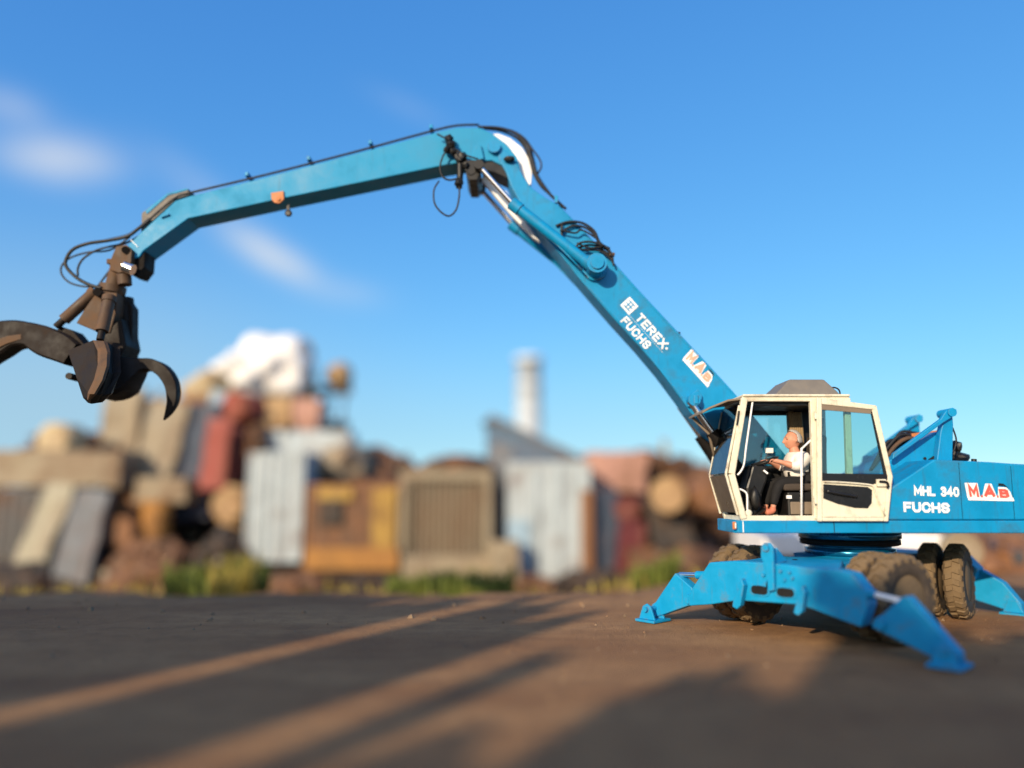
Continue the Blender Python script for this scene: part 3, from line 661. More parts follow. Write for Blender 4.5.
# grab rails, door stay and pole in the doorway
m = MB()
for pts in ([(752.5, 402), (750, 420), (746, 448), (744, 464), (741, 471), (737.5, 475)], [(739.5, 489), (744, 491), (747, 495), (747.3, 508), (748, 516)]): m.tube([P(u, v, YN + .05) for u, v in pts], .013, 8, 5)
m.tube([P(801.5, 448, YN + .06), P(801.5, 518, YN + .06)], .015, 8, 1); m.tube([P(801.5, 449, YN + .06), P(813, 438, YN + .05)], .014, 8, 1)
m.build('grab_rail', WHITEP, cab)
m = MB().lathe([(.025, -.012), (.045, -.012), (.045, .012), (.025, .012)], P(748.5, 513, YN + .05), (0, 1, 0), 18); m.build('rail_ring', CREAM, cab)
# dark lining of the front lower part, wiper arm, curtain
m = MB().box(V((P(803.5, 440, Ym).x, YF - .1, P(805, 428, Ym).z)), (.16, .10, .5)); 
for k in range(6): m.tube([V((P(798 + k * 2.2, 440, Ym).x, YF - .17, P(800, 410, Ym).z)), V((P(798 + k * 2.2, 440, Ym).x + .01, YF - .18, P(800, 436, Ym).z)), V((P(798 + k * 2.2, 440, Ym).x, YF - .17, P(800, 462, Ym).z))], .024, 7)
m.build('curtain', TANF, cab)
MB().tube([P(764, 406, 10.3), P(768, 403, 10.3), P(776, 404, 10.3), P(782, 402, 10.3)], .02, 6).build('lamp_arm', TANF, cab)
q = P(769, 450.5, YF - .04); MB().box(q, (.12, .012, .07)).build('notice', WHITEP, cab)
# ---------------- cab door, folded right back along the cab's rear corner
YD = YN - .075
d = lambda u, v: P(u, v, YD)
do = [(817.5, 397.5), (876.5, 405.5), (892.5, 476.5), (887.5, 521.5), (818.5, 521.5)]
m = MB()
D3 = dY(.05)
m.prism([d(*t) for t in ((817, 397.3), (822, 398), (822.5, 521.5), (818, 521.5))], D3)                 # hinge post
m.prism([d(*t) for t in ((822.2, 398), (876.5, 405.3), (874.5, 409.8), (822.2, 404.2))], D3)            # top rail
m.prism([d(*t) for t in ((876.8, 405.3), (893, 476.5), (888.5, 521.5), (884.5, 521.5), (888, 477), (872.2, 409.9))], D3)
m.prism([d(*t) for t in ((822.7, 521.3), (884.3, 521.3), (884.8, 517.5), (822.7, 517.5))], D3)
door = m.build('cab_door', CREAM, root, .010)
MB().prism([d(*t) + dY(.012) for t in ((822.3, 404.4), (874.2, 410.0), (876, 414), (822.3, 409.5))], dY(.028)).build('top_seal', BROWNP, door)
MB().prism([d(*t) + dY(.02) for t in ((822.4, 409.6), (873.6, 413.8), (885.5, 473), (822.6, 473))], dY(.006)).build('door_glass', GLASS, door)
MB().prism([d(*t) + dY(.012) for t in ((871, 410), (873.5, 410), (887.5, 474), (884.6, 474))], dY(.02)).build('glass_seal', BLACK, door)
MB().prism([d(*t) + dY(.010) for t in ((822.7, 473.2), (887.6, 474), (888.2, 480), (873, 484.5), (822.7, 480.5))], dY(.03)).build('inner_panel', PANELB, door, .004)
MB().prism([d(*t) + dY(.012) for t in ((822.7, 517.3), (884.6, 517.3), (888.1, 480.2), (873, 484.7), (822.7, 480.7))], dY(.028)).build('lower_panel', CREAM, door, .004)
pk = [(823.5, 484), (838, 485), (868, 487), (872.5, 490), (872, 503), (868, 508.5), (855, 508), (838, 504), (823.5, 498.5)]
MB().prism([d(*t) + dY(.003) for t in pk], dY(.012)).build('armrest_pocket', PANELB, door, .006)
MB().tube([d(823.5, 481.8) + dY(-.01), d(840, 482.3) + dY(-.01), d(868, 484.6) + dY(-.01), d(873, 487) + dY(-.01), d(876, 495) + dY(-.004), d(885, 516) + dY(.0)], .012, 8, 3).build('panel_rail', CREAM, door)
m = MB(); q = d(881, 483) + dY(-.005)
m.box(q, (.13, .03, .10)); door_l = m.build('lock_plate', CREAM, door, .008)
MB().tube([d(878, 481.5) + dY(-.04), d(884, 481.8) + dY(-.05), d(887, 485) + dY(-.04), d(886, 488) + dY(-.03)], .014, 7, 3).build('door_handle', DARKST, door)
MB().tube([d(826, 491) + dY(-.02), d(840, 494) + dY(-.035), d(856, 496.5) + dY(-.02)], .022, 8, 4).build('armrest', PANELB, door)
for v in (415, 500): MB().cyl(d(816.5, v) + V((0, .03, -.05)), d(816.5, v) + V((0, .03, .05)), .022, n=12).build('door_hinge', CREAM, door)
# ---------------- cab furniture
YSt = 10.42
sx = P(797, 490, YSt).x
zfl = zf + .035
m = MB(); m.box((P(797, 505, YSt).x, YSt, (zfl + P(795, 492, YSt).z) / 2), (.42, .44, P(795, 492, YSt).z - zfl)); seat = m.build('seat', BLACK, root, .03)
zs = P(795, 484, YSt).z
MB().box((P(795, 488, YSt).x, YSt, zs - .045), (.48, .48, .10)).build('seat_cushion', FABRIC, seat, .035, seg=3)
xb0 = P(812, 484, YSt).x
MB().prism([V((xb0 - .03, YSt - .24, zs - .02)), V((xb0 + .10, YSt - .24, zs - .02)), V((xb0 + .16, YSt - .24, zs + .66)), V((xb0 + .05, YSt - .24, zs + .68))], dY(.48)).build('backrest', FABRIC, seat, .04, seg=3)
MB().prism([V((xb0 + .06, YSt - .13, zs + .71)), V((xb0 + .15, YSt - .13, zs + .70)), V((xb0 + .18, YSt - .13, zs + .92)), V((xb0 + .09, YSt - .13, zs + .94))], dY(.26)).build('headrest', FABRIC, seat, .03, seg=3)
MB().box(P(789, 497, YSt - .24), (.07, .02, .045)).build('label_plate', WHITEP, seat)
MB().box((P(795, 508, YSt).x, YSt - .235, zfl + .12), (.30, .02, .17)).build('seat_box', BROWNP, seat, .01)
m = MB().prism([V((P(u, v, 10.5).x, 10.32, P(u, v, 10.5).z)) for u, v in ((745, 516), (742, 488), (748, 466), (757, 463), (764, 468), (763, 480), (758, 494), (757, 516))], dY(.34))
con = m.build('control_console', BLACK, root, .03)
MB().box(P(765.5, 472, 10.3), (.07, .03, .025), Matrix.Rotation(R(40), 3, 'Y')).build('lever', WHITEP, con)
m = MB().beam(P(752, 466, 10.42), P(766, 462, 10.42), .06, .05); m.build('steering_column', BLACK, con)
a = (P(764, 457, 10.42) - P(752, 474, 10.42)); ax = V((-.35, 0, .93))
MB().tube([P(765, 461.5, 10.42) + V((math.cos(t) * .17, math.sin(t) * .17, math.cos(t) * .06)) for t in [2 * PI * i / 20 for i in range(20)]], .016, 7, 2, True).build('steering_wheel', BLACK, con)
MB().blob(P(755, 498, 10.22), (.07, .07, .16), 2, .3, 2, 4, False).build('pedal_boot', BLACK, con)
MB().box(P(757, 512, 10.36), (.16, .3, .02), Matrix.Rotation(R(-35), 3, 'Y')).build('pedal', DARKST, con)

# ---------------- the swivel joint at the stick's nose (part of the handler)
m = MB()
m.prism(px([(116, 246), (126, 244.5), (132, 250), (131, 262), (127, 271), (119, 273), (109.5, 270), (109.5, 262)], 10.88), dY(.12))
m.prism(px([(116, 246), (126, 244.5), (132, 250), (131, 262), (127, 271), (119, 273), (109.5, 270), (109.5, 262)], 11.42), dY(.12))
m.box(P(120, 266, 11.2), (.16, .5, .08)); cl = m.build('nose_clevis', RUSTB, root, .012)
MB().cyl(P(125.5, 250, 10.84), P(125.5, 250, 11.6), .055, n=20).build('clevis_pin', DARKST, cl)
MB().cyl(P(124.5, 266.5, 10.86), P(133, 270, 10.86), .085, n=28).build('damper', CHROME, cl, .01)
MB().prism(px([(133, 259), (145, 251), (144, 267), (137, 276), (128, 273), (134, 266)], 11.0), dY(.34)).build('nose_block', DARKST, cl, .012)
m = MB()
for k, (pts, r) in enumerate([([(150, 219), (138, 229), (127, 236.5), (108, 240.5), (88, 243.5), (73, 249.5), (66, 260), (67, 268), (77, 278), (90, 285), (102, 288)], .026),
    ([(148, 226), (139, 236), (126, 243), (108, 247), (95, 251), (83, 259), (78, 268), (78, 276)], .017), ([(130, 237), (110, 250), (90, 252), (72, 257), (63, 264), (61, 272), (66, 280), (76, 285), (93, 287.5)], .015),
    ([(110, 270), (104, 278), (98, 286)], .016), ([(146, 222), (130, 234), (112, 239), (96, 243)], .018)]):
    m.tube([P(u, v, 11.02 + .09 * k) for u, v in pts], r, 7, 5)
m.build('nose_hose', HOSE, root)

# ================================================================== THE GRAPPLE
gtop = P(119, 270, YC)
gr = empty('orange_peel_grapple', gtop)
tag(gr, 'rusty brown orange peel grapple with open curved tines, hanging from the nose of the stick', 'grapple')
m = MB().cyl(P(121, 262, YC), P(113, 290, YC), .13, n=24); m.cyl(P(113.5, 286, YC), P(112, 293, YC), .19, n=24); m.cyl(P(124, 273, 11.0), P(125, 285, 11.0), .10, n=18)
m.build('rotator', RUSTB, gr, .008)
m = MB()
m.prism(px([(98, 290), (117, 293), (116, 312), (110, 333), (100, 333), (76, 323), (85, 308)], 10.98), dY(.44))
hub = m.build('hub', RUSTB, gr, .015)
MB().prism(px([(107, 331), (101, 341), (90, 350), (118, 362), (126, 345), (121, 318), (118, 294), (126, 297), (124, 320)][:6] , 11.0), dY(.46)).build('lower_hub', GRAPD, hub, .012)
m = MB()
for u, v, Y in ((97, 292, 10.95), (110, 298, 10.88), (119, 294, 11.2), (122, 298, 11.4)): m.cyl(P(u, v, Y - .1), P(u, v, Y + .1), .06, n=16)
m.build('pin', GRAPD, hub)
for a, b, r in (((95, 292, 11.05), (56, 327, 10.98), .088), ((109.5, 298, 10.82), (100, 340, 10.62), .088), ((125, 300, 11.3), (128, 350, 11.3), .11), ((112, 294, 11.55), (110, 330, 11.8), .088)):
    A, B = P(*a), P(*b); dd = (B - A).normalized()
    c = MB().cyl(A, A + (B - A) * .8, r, n=20).cyl(A - dd * .02, A + dd * .07, r * 1.15, n=20).build('grapple_cylinder', RUSTB if r < .1 else GRAPD, gr, .006)
    MB().cyl(A + (B - A) * .8, B, r * .6, n=16).build('cylinder_rod', GRAPD, c)
MB().prism(px([(117, 300), (127, 299), (132.5, 307), (132, 352), (120, 352), (114, 330)], 11.22), dY(.2)).build('side_plate', GRAPD, gr, .012)
def tine(spine, wd, parent=gr, flip=False):
    """a curved plate: spine of (point, thickness direction, half thickness, half width, width direction)"""
    pts = []; n = len(spine); sub = 5; seq = []
    def cr(a, b, c, d, t): return 0.5 * ((2 * b) + (c - a) * t + (2 * a - 5 * b + 4 * c - d) * t * t + (3 * b - a - 3 * c + d) * t ** 3)
    for i in range(n - 1):
        q = [spine[max(0, min(n - 1, i + k))] for k in (-1, 0, 1, 2)]
        for j in range(sub):
            t = j / sub; seq.append((cr(*[x[0] for x in q], t), max(.004, cr(*[x[1] for x in q], t)), max(.004, cr(*[x[2] for x in q], t))))
    seq.append(spine[-1]); rings = []
    for i, (p, h, w) in enumerate(seq):
        dd = (seq[min(i + 1, len(seq) - 1)][0] - seq[max(i - 1, 0)][0]).normalized()
        nn = dd.cross(wd).normalized()
        rings.append([p + wd * w * a + nn * h * b for a, b in ((1, -.86), (1, .86), (.82, 1), (-.82, 1), (-1, .86), (-1, -.86), (-.82, -1), (.82, -1))])
    t = MB().loft(rings, True, True).build('tine', GRAPD, parent)
    e = t.modifiers.new('edge', 'EDGE_SPLIT'); e.split_angle = R(38)
    return t
s = YC / FPX
wY = V((0, 1, 0))
sp = lambda L, Y=YC: [(P(u, v, Y), h * s, w * s) for u, v, h, w in L]
tine(sp([(106, 378, 22, 20), (120, 376, 21, 18), (133, 370, 13, 14), (143, 365.5, 6.5, 9), (153, 365.5, 6, 7.5), (164, 371.5, 6.2, 7), (172, 384, 6, 6), (173.5, 399, 5, 5), (169.5, 411, 3.2, 3.5), (164, 420, .6, 1.2)]), wY)
tine(sp([(80, 357, 12, 18), (68, 350, 14.5, 17), (54, 344.5, 15, 15), (44, 340, 14, 13), (34, 336, 12, 12), (18, 335, 13.5, 11), (2, 340, 17, 10.5), (-14, 350, 17, 10), (-28, 366, 14, 9), (-38, 384, 9, 7), (-42, 402, 5, 5), (-40, 416, 1.2, 2)], YC - .05), wY)
MB().prism(px([(-28, 356), (-10, 342), (6, 336), (21, 334), (21, 339), (6, 344), (-8, 351), (-25, 366)], 10.97), dY(.05)).build('tine_strip', RUSTB, gr, .008)  # brown strip laid on for the sunlit inner face of the hook
MB().prism(px([(49, 340), (60, 326), (72, 330), (88, 349), (80, 362), (66, 364)], 11.02), dY(.3)).build('tine_root', GRAPD, gr, .012)
# the tine that points at the camera: broad wedge, brown worn ridge down its back
m = MB()
a = [P(67.5, 350.5, 10.75), P(93, 340, 10.62), P(107.5, 342, 10.62), P(118, 350, 10.95)]
b = [P(76, 377, 10.45), P(98, 372, 10.25), P(109, 372, 10.28), P(118, 378, 10.7)]
c = [P(83, 398, 10.40), P(91, 397, 10.18), P(101, 394, 10.25), P(113, 393, 10.6)]
e = [P(88, 403, 10.50), P(91, 404, 10.40), P(95, 403.5, 10.44), P(102, 402, 10.6)]
bk = lambda r, k: r + [V((q.x + .05, q.y + k, q.z + .03)) for q in (r[2], r[1])]
m.loft([bk(a, .25), bk(b, .22), bk(c, .16), bk(e, .1)])
m.build('tine', GRAPD, gr, .006)
rd = [(100, 341, 10.57), (104, 352, 10.42), (103.5, 366, 10.26), (99.5, 380, 10.19), (92, 394, 10.15), (88.5, 400, 10.28)]
w_ = [7.5, 6.5, 6, 5.5, 4.5, 1.5]
m = MB(); m.loft([[P(u - w, v - 1, Y), P(u - w * .5, v, Y - .05), P(u + w * .5, v, Y - .05), P(u + w, v + .6, Y), P(u, v, Y + .08)] for (u, v, Y), w in zip(rd, w_)], False)
m.build('tine_strip', RUSTB, gr, .004)
# the far tine, mostly behind the others
tine([(V((x, yy, z)), h, w) for x, yy, z, h, w in [(P(108, 352, YC).x, 11.5, P(108, 352, YC).z, .2, .22), (P(106, 372, YC).x, 11.8, P(106, 372, YC).z, .15, .2), (P(103, 376, YC).x, 12.05, P(103, 376, YC).z, .09, .14), (P(100, 383, YC).x, 12.15, P(100, 383, YC).z, .06, .1), (P(98, 389, YC).x, 12.05, P(98, 389, YC).z, .01, .02)]], V((1, 0, 0)))
q = P(72.5, 377, 11.0); MB().cyl(q - dY(.1), q + dY(.15), .05, n=14).build('pin', GRAPD, gr)

# ================================================================== THE DRIVER
YP = 10.42
def skin_mesh(nodes, edges, sub=2):
    """nodes: name -> (pos, radius); a single continuous skinned surface"""
    names = list(nodes); me = bpy.data.meshes.new('tmp'); me.from_pydata([nodes[n][0] for n in names], [(names.index(a), names.index(b)) for a, b in edges], [])
    ob = bpy.data.objects.new('tmp', me); C.objects.link(ob)
    ob.modifiers.new('skin', 'SKIN').use_smooth_shade = True
    for i, n in enumerate(names):
        r = nodes[n][1]; sv = me.skin_vertices[0].data[i]; sv.radius = (r, r) if not isinstance(r, tuple) else r; sv.use_root = (i == 0)
    ss = ob.modifiers.new('sub', 'SUBSURF'); ss.levels = ss.render_levels = sub
    dg = bpy.context.evaluated_depsgraph_get(); out = bpy.data.meshes.new_from_object(ob.evaluated_get(dg)); C.objects.unlink(ob); bpy.data.objects.remove(ob)
    out.polygons.foreach_set('use_smooth', [True] * len(out.polygons)); return out
def J(u, v, dy=0.0): return P(u, v, YP + dy) if False else V((P(u, v, YP).x, YP + dy, P(u, v, YP).z))
pel = J(801, 481); 
N = {'pel': (J(800, 480.5), (.17, .15)), 'sp1': (J(796, 471.5), .185), 'sp2': (J(796, 461), (.18, .175)), 'nk0': (J(795.5, 454), .10), 'nk': (J(793.8, 450.5), .070), 'hd0': (J(793, 446.5), .092), 'hd1': (J(792.6, 440.6), (.115, .10)), 'hd2': (J(794.2, 432.6), .094), 'hd3': (J(795, 430), .05)}
Ed = [('pel', 'sp1'), ('sp1', 'sp2'), ('sp2', 'nk0'), ('nk0', 'nk'), ('nk', 'hd0'), ('hd0', 'hd1'), ('hd1', 'hd2'), ('hd2', 'hd3')]
for sd, t in ((-1, 'n'), (1, 'f')):
    hx = 769.5 if sd < 0 else 768
    N[t + 'sh'] = (J(797, 458, sd * .19), .095); N[t + 'el'] = (J(791.5 if sd < 0 else 791, 468.5, sd * .26), .062); N[t + 'fa'] = (J(783, 465.2, sd * .235), .05); N[t + 'wr'] = (J(776.5, 462.5, sd * .17), .031)
    N[t + 'pm'] = (J(772, 461.5, sd * .15), .034); N[t + 'pk'] = (J(hx, 461, sd * .145), .030)
    Ed += [('sp2', t + 'sh'), (t + 'sh', t + 'el'), (t + 'el', t + 'fa'), (t + 'fa', t + 'wr'), (t + 'wr', t + 'pm'), (t + 'pm', t + 'pk')]
    N[t + 'hp'] = (J(799, 484, sd * .10), .11); N[t + 'kn'] = (J(775, 483, sd * .15), .078); N[t + 'cf'] = (J(772, 493, sd * .15), .058); N[t + 'an'] = (J(769.5, 506, sd * .15), .038); N[t + 'he'] = (J(769, 511, sd * .15), .036); N[t + 'to'] = (J(761, 512.5, sd * .16), .03)
    Ed += [('pel', t + 'hp'), (t + 'hp', t + 'kn'), (t + 'kn', t + 'cf'), (t + 'cf', t + 'an'), (t + 'an', t + 'he'), (t + 'he', t + 'to')]
    kx, ky, kz = N[t + 'pk'][0]
    for fi in range(4):                              # four unequal fingers closing over the wheel rim
        o = (fi - 1.5) * .021; ln = (.85, 1.0, .95, .75)[fi]
        N[f'{t}f{fi}a'] = (V((kx - .028 * ln, ky + o, kz + .012)), .0105); N[f'{t}f{fi}b'] = (V((kx - .062 * ln, ky + o * 1.05, kz - .004)), .0095); N[f'{t}f{fi}c'] = (V((kx - .068 * ln, ky + o, kz - .036)), .0085)
        Ed += [(t + 'pk', f'{t}f{fi}a'), (f'{t}f{fi}a', f'{t}f{fi}b'), (f'{t}f{fi}b', f'{t}f{fi}c')]
    px_, py_, pz_ = N[t + 'pm'][0]
    N[t + 't0'] = (V((px_ - .015, py_ - sd * .035, pz_ + .006)), .013); N[t + 't1'] = (V((px_ - .05, py_ - sd * .05, pz_ - .004)), .011); N[t + 't2'] = (V((px_ - .072, py_ - sd * .045, pz_ - .02)), .009)
    Ed += [(t + 'pm', t + 't0'), (t + 't0', t + 't1'), (t + 't1', t + 't2')]
COVER = {'pel', 'sp1', 'sp2', 'nsh', 'nel', 'fsh', 'fel', 'nhp', 'nkn', 'ncf', 'fhp', 'fkn', 'fcf'}
# nose, chin, ears grow out of the same skin
HEADC = N['hd1'][0].copy()
for k in ('hd1', 'hd2', 'hd3'): N.pop(k)
N['hd0'] = (HEADC + V((.01, 0, -.05)), .06)
Ed = [e for e in Ed if e[1] not in ('hd1', 'hd2', 'hd3')]
slim = lambda r: tuple(x * .74 for x in r) if isinstance(r, tuple) else r * .74
me = skin_mesh({k: (p, slim(r) if k in COVER else r) for k, (p, r) in N.items()}, Ed)
gs = lambda d, s: math.exp(-(d.x * d.x + d.y * d.y + d.z * d.z) / (s * s))
def head_point(n):
    """n: unit direction; the face looks towards -X"""
    r = V((n.x * .118, n.y * .090, n.z * .135))
    if n.z < 0: r.y *= 1 + .30 * n.z; r.x *= 1 + (.10 if n.x < 0 else .30) * n.z
    if n.x < 0: r.x *= 1 - .10 * max(0, n.z)
    r += V((-.034, 0, -.004)) * gs(n - V((-.98, 0, -.16)), .16)                       # nose
    r += V((-.014, 0, 0)) * gs(n - V((-.93, 0, .12)), .16)                            # bridge
    r += V((-.016, 0, 0)) * gs(n - V((-.72, 0, -.70)), .26)                           # chin
    r += V((-.010, 0, 0)) * gs(n - V((-.86, 0, -.50)), .14)                           # lips
    r += V((.007, 0, 0)) * gs(n - V((-.88, 0, -.60)), .07)
    for s_ in (-1, 1):
        r += V((.014, 0, 0)) * gs(n - V((-.86, s_ * .42, .10)), .16)                   # eye sockets
        r += V((-.008, 0, 0)) * gs(n - V((-.86, s_ * .38, .32)), .18)                  # brow
        r += V((.0, s_ * .030, 0)) * gs(n - V((.12, s_ * .97, -.06)), .18)             # ears
    return r
bm = bmesh.new(); bm.from_mesh(me); hb = bmesh.new(); bmesh.ops.create_icosphere(hb, subdivisions=5, radius=1)
hv = [bm.verts.new(HEADC + head_point(v.co.normalized())) for v in hb.verts]
for f in hb.faces: bm.faces.new([hv[q.index] for q in f.verts]).smooth = True
hb.free(); bm.to_mesh(me); bm.free(); me.materials.append(SKIN)
for v in me.vertices: v.co -= pel
person = bpy.data.objects.new('person', me); C.objects.link(person); person.location = pel
tag(person, 'grey haired man in white shirt and dark trousers, seated at the cab controls', 'person')
def cloth(name, keys, edges, mat, grow, over={}):
    nn = {k: (over.get(k, N[k][0]), tuple(x + grow for x in N[k][1]) if isinstance(N[k][1], tuple) else N[k][1] + grow) for k in keys}
    me = skin_mesh(nn, edges); me.materials.append(mat)
    for v in me.vertices: v.co -= pel
    o = bpy.data.objects.new(name, me); C.objects.link(o); o.parent = person; return o
fa2 = {t + 'fa': N[t + 'fa'][0] + (N[t + 'el'][0] - N[t + 'fa'][0]) * .0 for t in 'nf'}
cloth('shirt', ['pel', 'sp1', 'sp2', 'nk0', 'nsh', 'nel', 'nfa', 'fsh', 'fel', 'ffa'], [('pel', 'sp1'), ('sp1', 'sp2'), ('sp2', 'nk0'), ('sp2', 'nsh'), ('nsh', 'nel'), ('nel', 'nfa'), ('sp2', 'fsh'), ('fsh', 'fel'), ('fel', 'ffa')], SHIRT, .018, fa2)
cloth('trousers', ['pel', 'nhp', 'nkn', 'ncf', 'nan', 'fhp', 'fkn', 'fcf', 'fan'], [('pel', 'nhp'), ('nhp', 'nkn'), ('nkn', 'ncf'), ('ncf', 'nan'), ('pel', 'fhp'), ('fhp', 'fkn'), ('fkn', 'fcf'), ('fcf', 'fan')], TROUS, .014, {'pel': J(801, 484)})
for t in 'nf':
    cloth('shoe', [t + 'an', t + 'he', t + 'to'], [(t + 'an', t + 'he'), (t + 'he', t + 'to')], SHOE, .016)
# hair: short cap over the crown and the back of the head
bm = bmesh.new(); bmesh.ops.create_icosphere(bm, subdivisions=4, radius=1)
kill = [v for v in bm.verts if v.co.z < .62 + .75 * -v.co.x and not (v.co.x > .22 and v.co.z > -.28)]
bmesh.ops.delete(bm, geom=kill, context='VERTS')
for v in bm.verts:
    n = v.co.normalized(); v.co = HEADC - pel + V((n.x * .118, n.y * .092, n.z * .137)) * (1.03 + .05 * noise.noise(n * 6))
hm = bpy.data.meshes.new('hair'); bm.to_mesh(hm); bm.free(); hm.materials.append(HAIR); hm.polygons.foreach_set('use_smooth', [True] * len(hm.polygons))
ho = bpy.data.objects.new('hair', hm); C.objects.link(ho); ho.parent = person; so = ho.modifiers.new('thick', 'SOLIDIFY'); so.thickness = .014; so.offset = 1
for sd in (-1, 1):
    MB().blob(HEADC + head_point(V((-.86, sd * .42, .10)).normalized()) + V((.004, 0, 0)), (.012, .014, .008), 2, 0, 1, 0, False).build('eye', BLACK, person)
    MB().blob(HEADC + head_point(V((-.86, sd * .40, .30)).normalized()), (.010, .024, .006), 2, 0, 1, 0, False).build('eyebrow', HAIR, person)
# ================================================================== THE YARD
def ss(a, b, x):
    t = max(0, min(1, (x - a) / (b - a))); return t * t * (3 - 2 * t)
def gz(x, y):
    """height of the yard: level where the handler stands, falling away behind it"""
    t = max(0, y - 12.6 - 2.8 * ss(1.8, 5, x) - .12 * max(0, x - 4)); z = -.136 * min(t * t / 4, max(0, t - 1), 1e9) if t < 2 else -.136 * (t - 1)
    z = max(z, -2.75 - .02 * ss(30, 60, y))
    ease = 0
    k = ss(0, 6, abs(x) + abs(y - 9) - 1)
    r = max(abs(x), abs(y - 12))
    amp = .05 * k + .14 * ss(13, 17, y)
    if r < 60: z += amp * (noise.noise(V((x * .35, y * .35, 0))) + .5 * noise.noise(V((x * 1.1, y * 1.1, 3))) + .25 * noise.noise(V((x * 3, y * 3, 7))))
    return min(z, .0 if k < 1 and y < 15.5 else 9) - .004
xs = [-600, -300, -150, -90, -60] + [-45 + 3 * i for i in range(8)] + [-22 + .3 * i for i in range(150)] + [24 + 3 * i for i in range(8)] + [60, 90, 150, 300, 600]
ys = [-600, -300, -120, -60, -40] + [-30 + 2 * i for i in range(15)] + [.0 + .25 * i for i in range(120)] + [30 + 3 * i for i in range(10)] + [75, 100, 150, 300, 600, 1200]
vs = [V((x, y, gz(x, y))) for y in ys for x in xs]; nx = len(xs)
fs = [[j * nx + i, j * nx + i + 1, (j + 1) * nx + i + 1, (j + 1) * nx + i] for j in range(len(ys) - 1) for i in range(nx - 1)]
m, nt, bs = newmat('packed_earth')
n1 = noi(nt, .5, 6, .65, stretch=(.35, 1.2, 1)); n2 = noi(nt, 2.6, 8, .7); n3 = noi(nt, 18, 6, .75)
c = mixcol(nt, ramp(nt, n1, .35, .65), (.245, .120, .052), (.39, .215, .095)); c = mixcol(nt, ramp(nt, n2, .45, .75, 0, .7), c, (.18, .095, .047)); c = mixcol(nt, ramp(nt, n3, .55, .75, 0, .6), c, (.38, .27, .16))
nt.links.new(c, bs.inputs['Base Color']); bs.inputs['Roughness'].default_value = .95; bs.inputs['Specular IOR Level'].default_value = .2
ad = nt.nodes.new('ShaderNodeMath'); ad.operation = 'ADD'; nt.links.new(n2, ad.inputs[0]); nt.links.new(n3, ad.inputs[1]); bump(nt, bs, ad.outputs[0], .7, .05)
ground = MB().add(vs, fs, True).build('ground', m); tag(ground, 'bare brown earth of the scrapyard with long low-sun shadows', kind='structure')

def paint(n, col, **k):
    k.pop('amount', 0); k.setdefault('thr', .47); k.setdefault('var', .3)
    return worn(n, col, k.pop('rough', .6), k.pop('dirt', (.12, .06, .03)), .8, k.pop('scale', .42), **k)
M_BEIGE = paint('beige_weathered', (0.281, 0.234, 0.156)); M_PALE = paint('pale_plank', (0.359, 0.335, 0.242), amount=.4); M_GREY = paint('dark_grey_steel', (.085, .085, .085), amount=.3); M_GREYB = paint('grey_blue_steel', (.14, .155, .17), amount=.3)
M_RUST = paint('rust_scrap', (.115, .060, .032), dirt=(.22, .10, .045), var=.5, scale=2); M_RUST2 = paint('orange_rust', (0.234, 0.109, 0.047), var=.3); M_DARK = paint('dark_scrap', (.03, .026, .023), dirt=(.10, .055, .03), var=.5, scale=2)
M_ORAN = paint('orange_tank', (0.351, 0.164, 0.035), amount=.3); M_YEL = paint('yellow_skip', (0.390, 0.242, 0.047), amount=.45); M_NAVY = paint('navy_steel', (.030, .050, .085), amount=.2); M_RED = paint('red_sheet', (0.27, 0.055, 0.04), amount=.35); M_MAR = paint('maroon_steel', (.10, .012, .016), amount=.25)
M_PBLUE = paint('pale_blue_steel', (0.40, 0.46, 0.48), amount=.55, thr=.50); M_WHT = worn('white_sheet', (.80, .79, .76), .6, (.50, .40, .26), .5, .5, thr=.5); M_LBL = paint('light_blue', (0.296, 0.429, 0.530), amount=.2); M_PINK = paint('pink_red', (0.44, 0.24, 0.18), amount=.35); M_TAN = paint('tan_crate', (0.429, 0.281, 0.133), amount=.4)
M_SHED = paint('blue_grey_cladding', (.10, .165, .24), amount=.25); M_CONC = paint('concrete', (.22, .20, .18), amount=.3, dirt=(.2, .17, .13)); M_CHIM = worn('chimney_hazed', (.55, .61, .66), .7, (.5, .54, .57), .3, .4); M_CREAMW = paint('cream_sheet', (0.515, 0.421, 0.250), amount=.2)  # the chimney's bluish pale colour has the distance haze painted in

_P = P
KB = 1.4
def P(u, v, Y): return _P(u, v, Y * KB if 19.6 < Y < 40 else Y)   # the scrap row stands about thirty metres off
def base_z(Y, X=0): return gz(X, Y)
def wbox(u0, v0, u1, v1, Y, dep, down=False):
    """front rectangle seen at (u0,v0)-(u1,v1), at distance Y; returns lo, hi corners with the depth going back"""
    a, b = P(u0, v1, Y), P(u1, v0, Y); z0 = a.z
    if down: z0 = gz((a.x + b.x) / 2, a.y + dep * KB / 2) - .05
    return V((min(a.x, b.x), a.y, z0)), V((max(a.x, b.x), a.y + dep * (KB if Y > 19.6 else 1), b.z))
def mbox(m, lo, hi): return m.box((lo + hi) / 2, hi - lo)
def tilt(o, deg, axis='Y'): o.rotation_euler['XYZ'.index(axis)] = R(deg); return o
def solid(name, uv, Y, dep, mat, label, cat, down=False, rot=0, yaw=0, bevel=.03, group=None):
    lo, hi = wbox(*uv, Y, dep, down); c = (lo + hi) / 2; c.z = lo.z
    o = crumple(mbox(MB(), lo, hi).build(name, mat, None, bevel, org=c), .075 * min(hi.x - lo.x, hi.z - lo.z, 2.2) , uv[0]); o.rotation_euler = (0, R(rot), R(yaw)); return tag(o, label, cat, group)
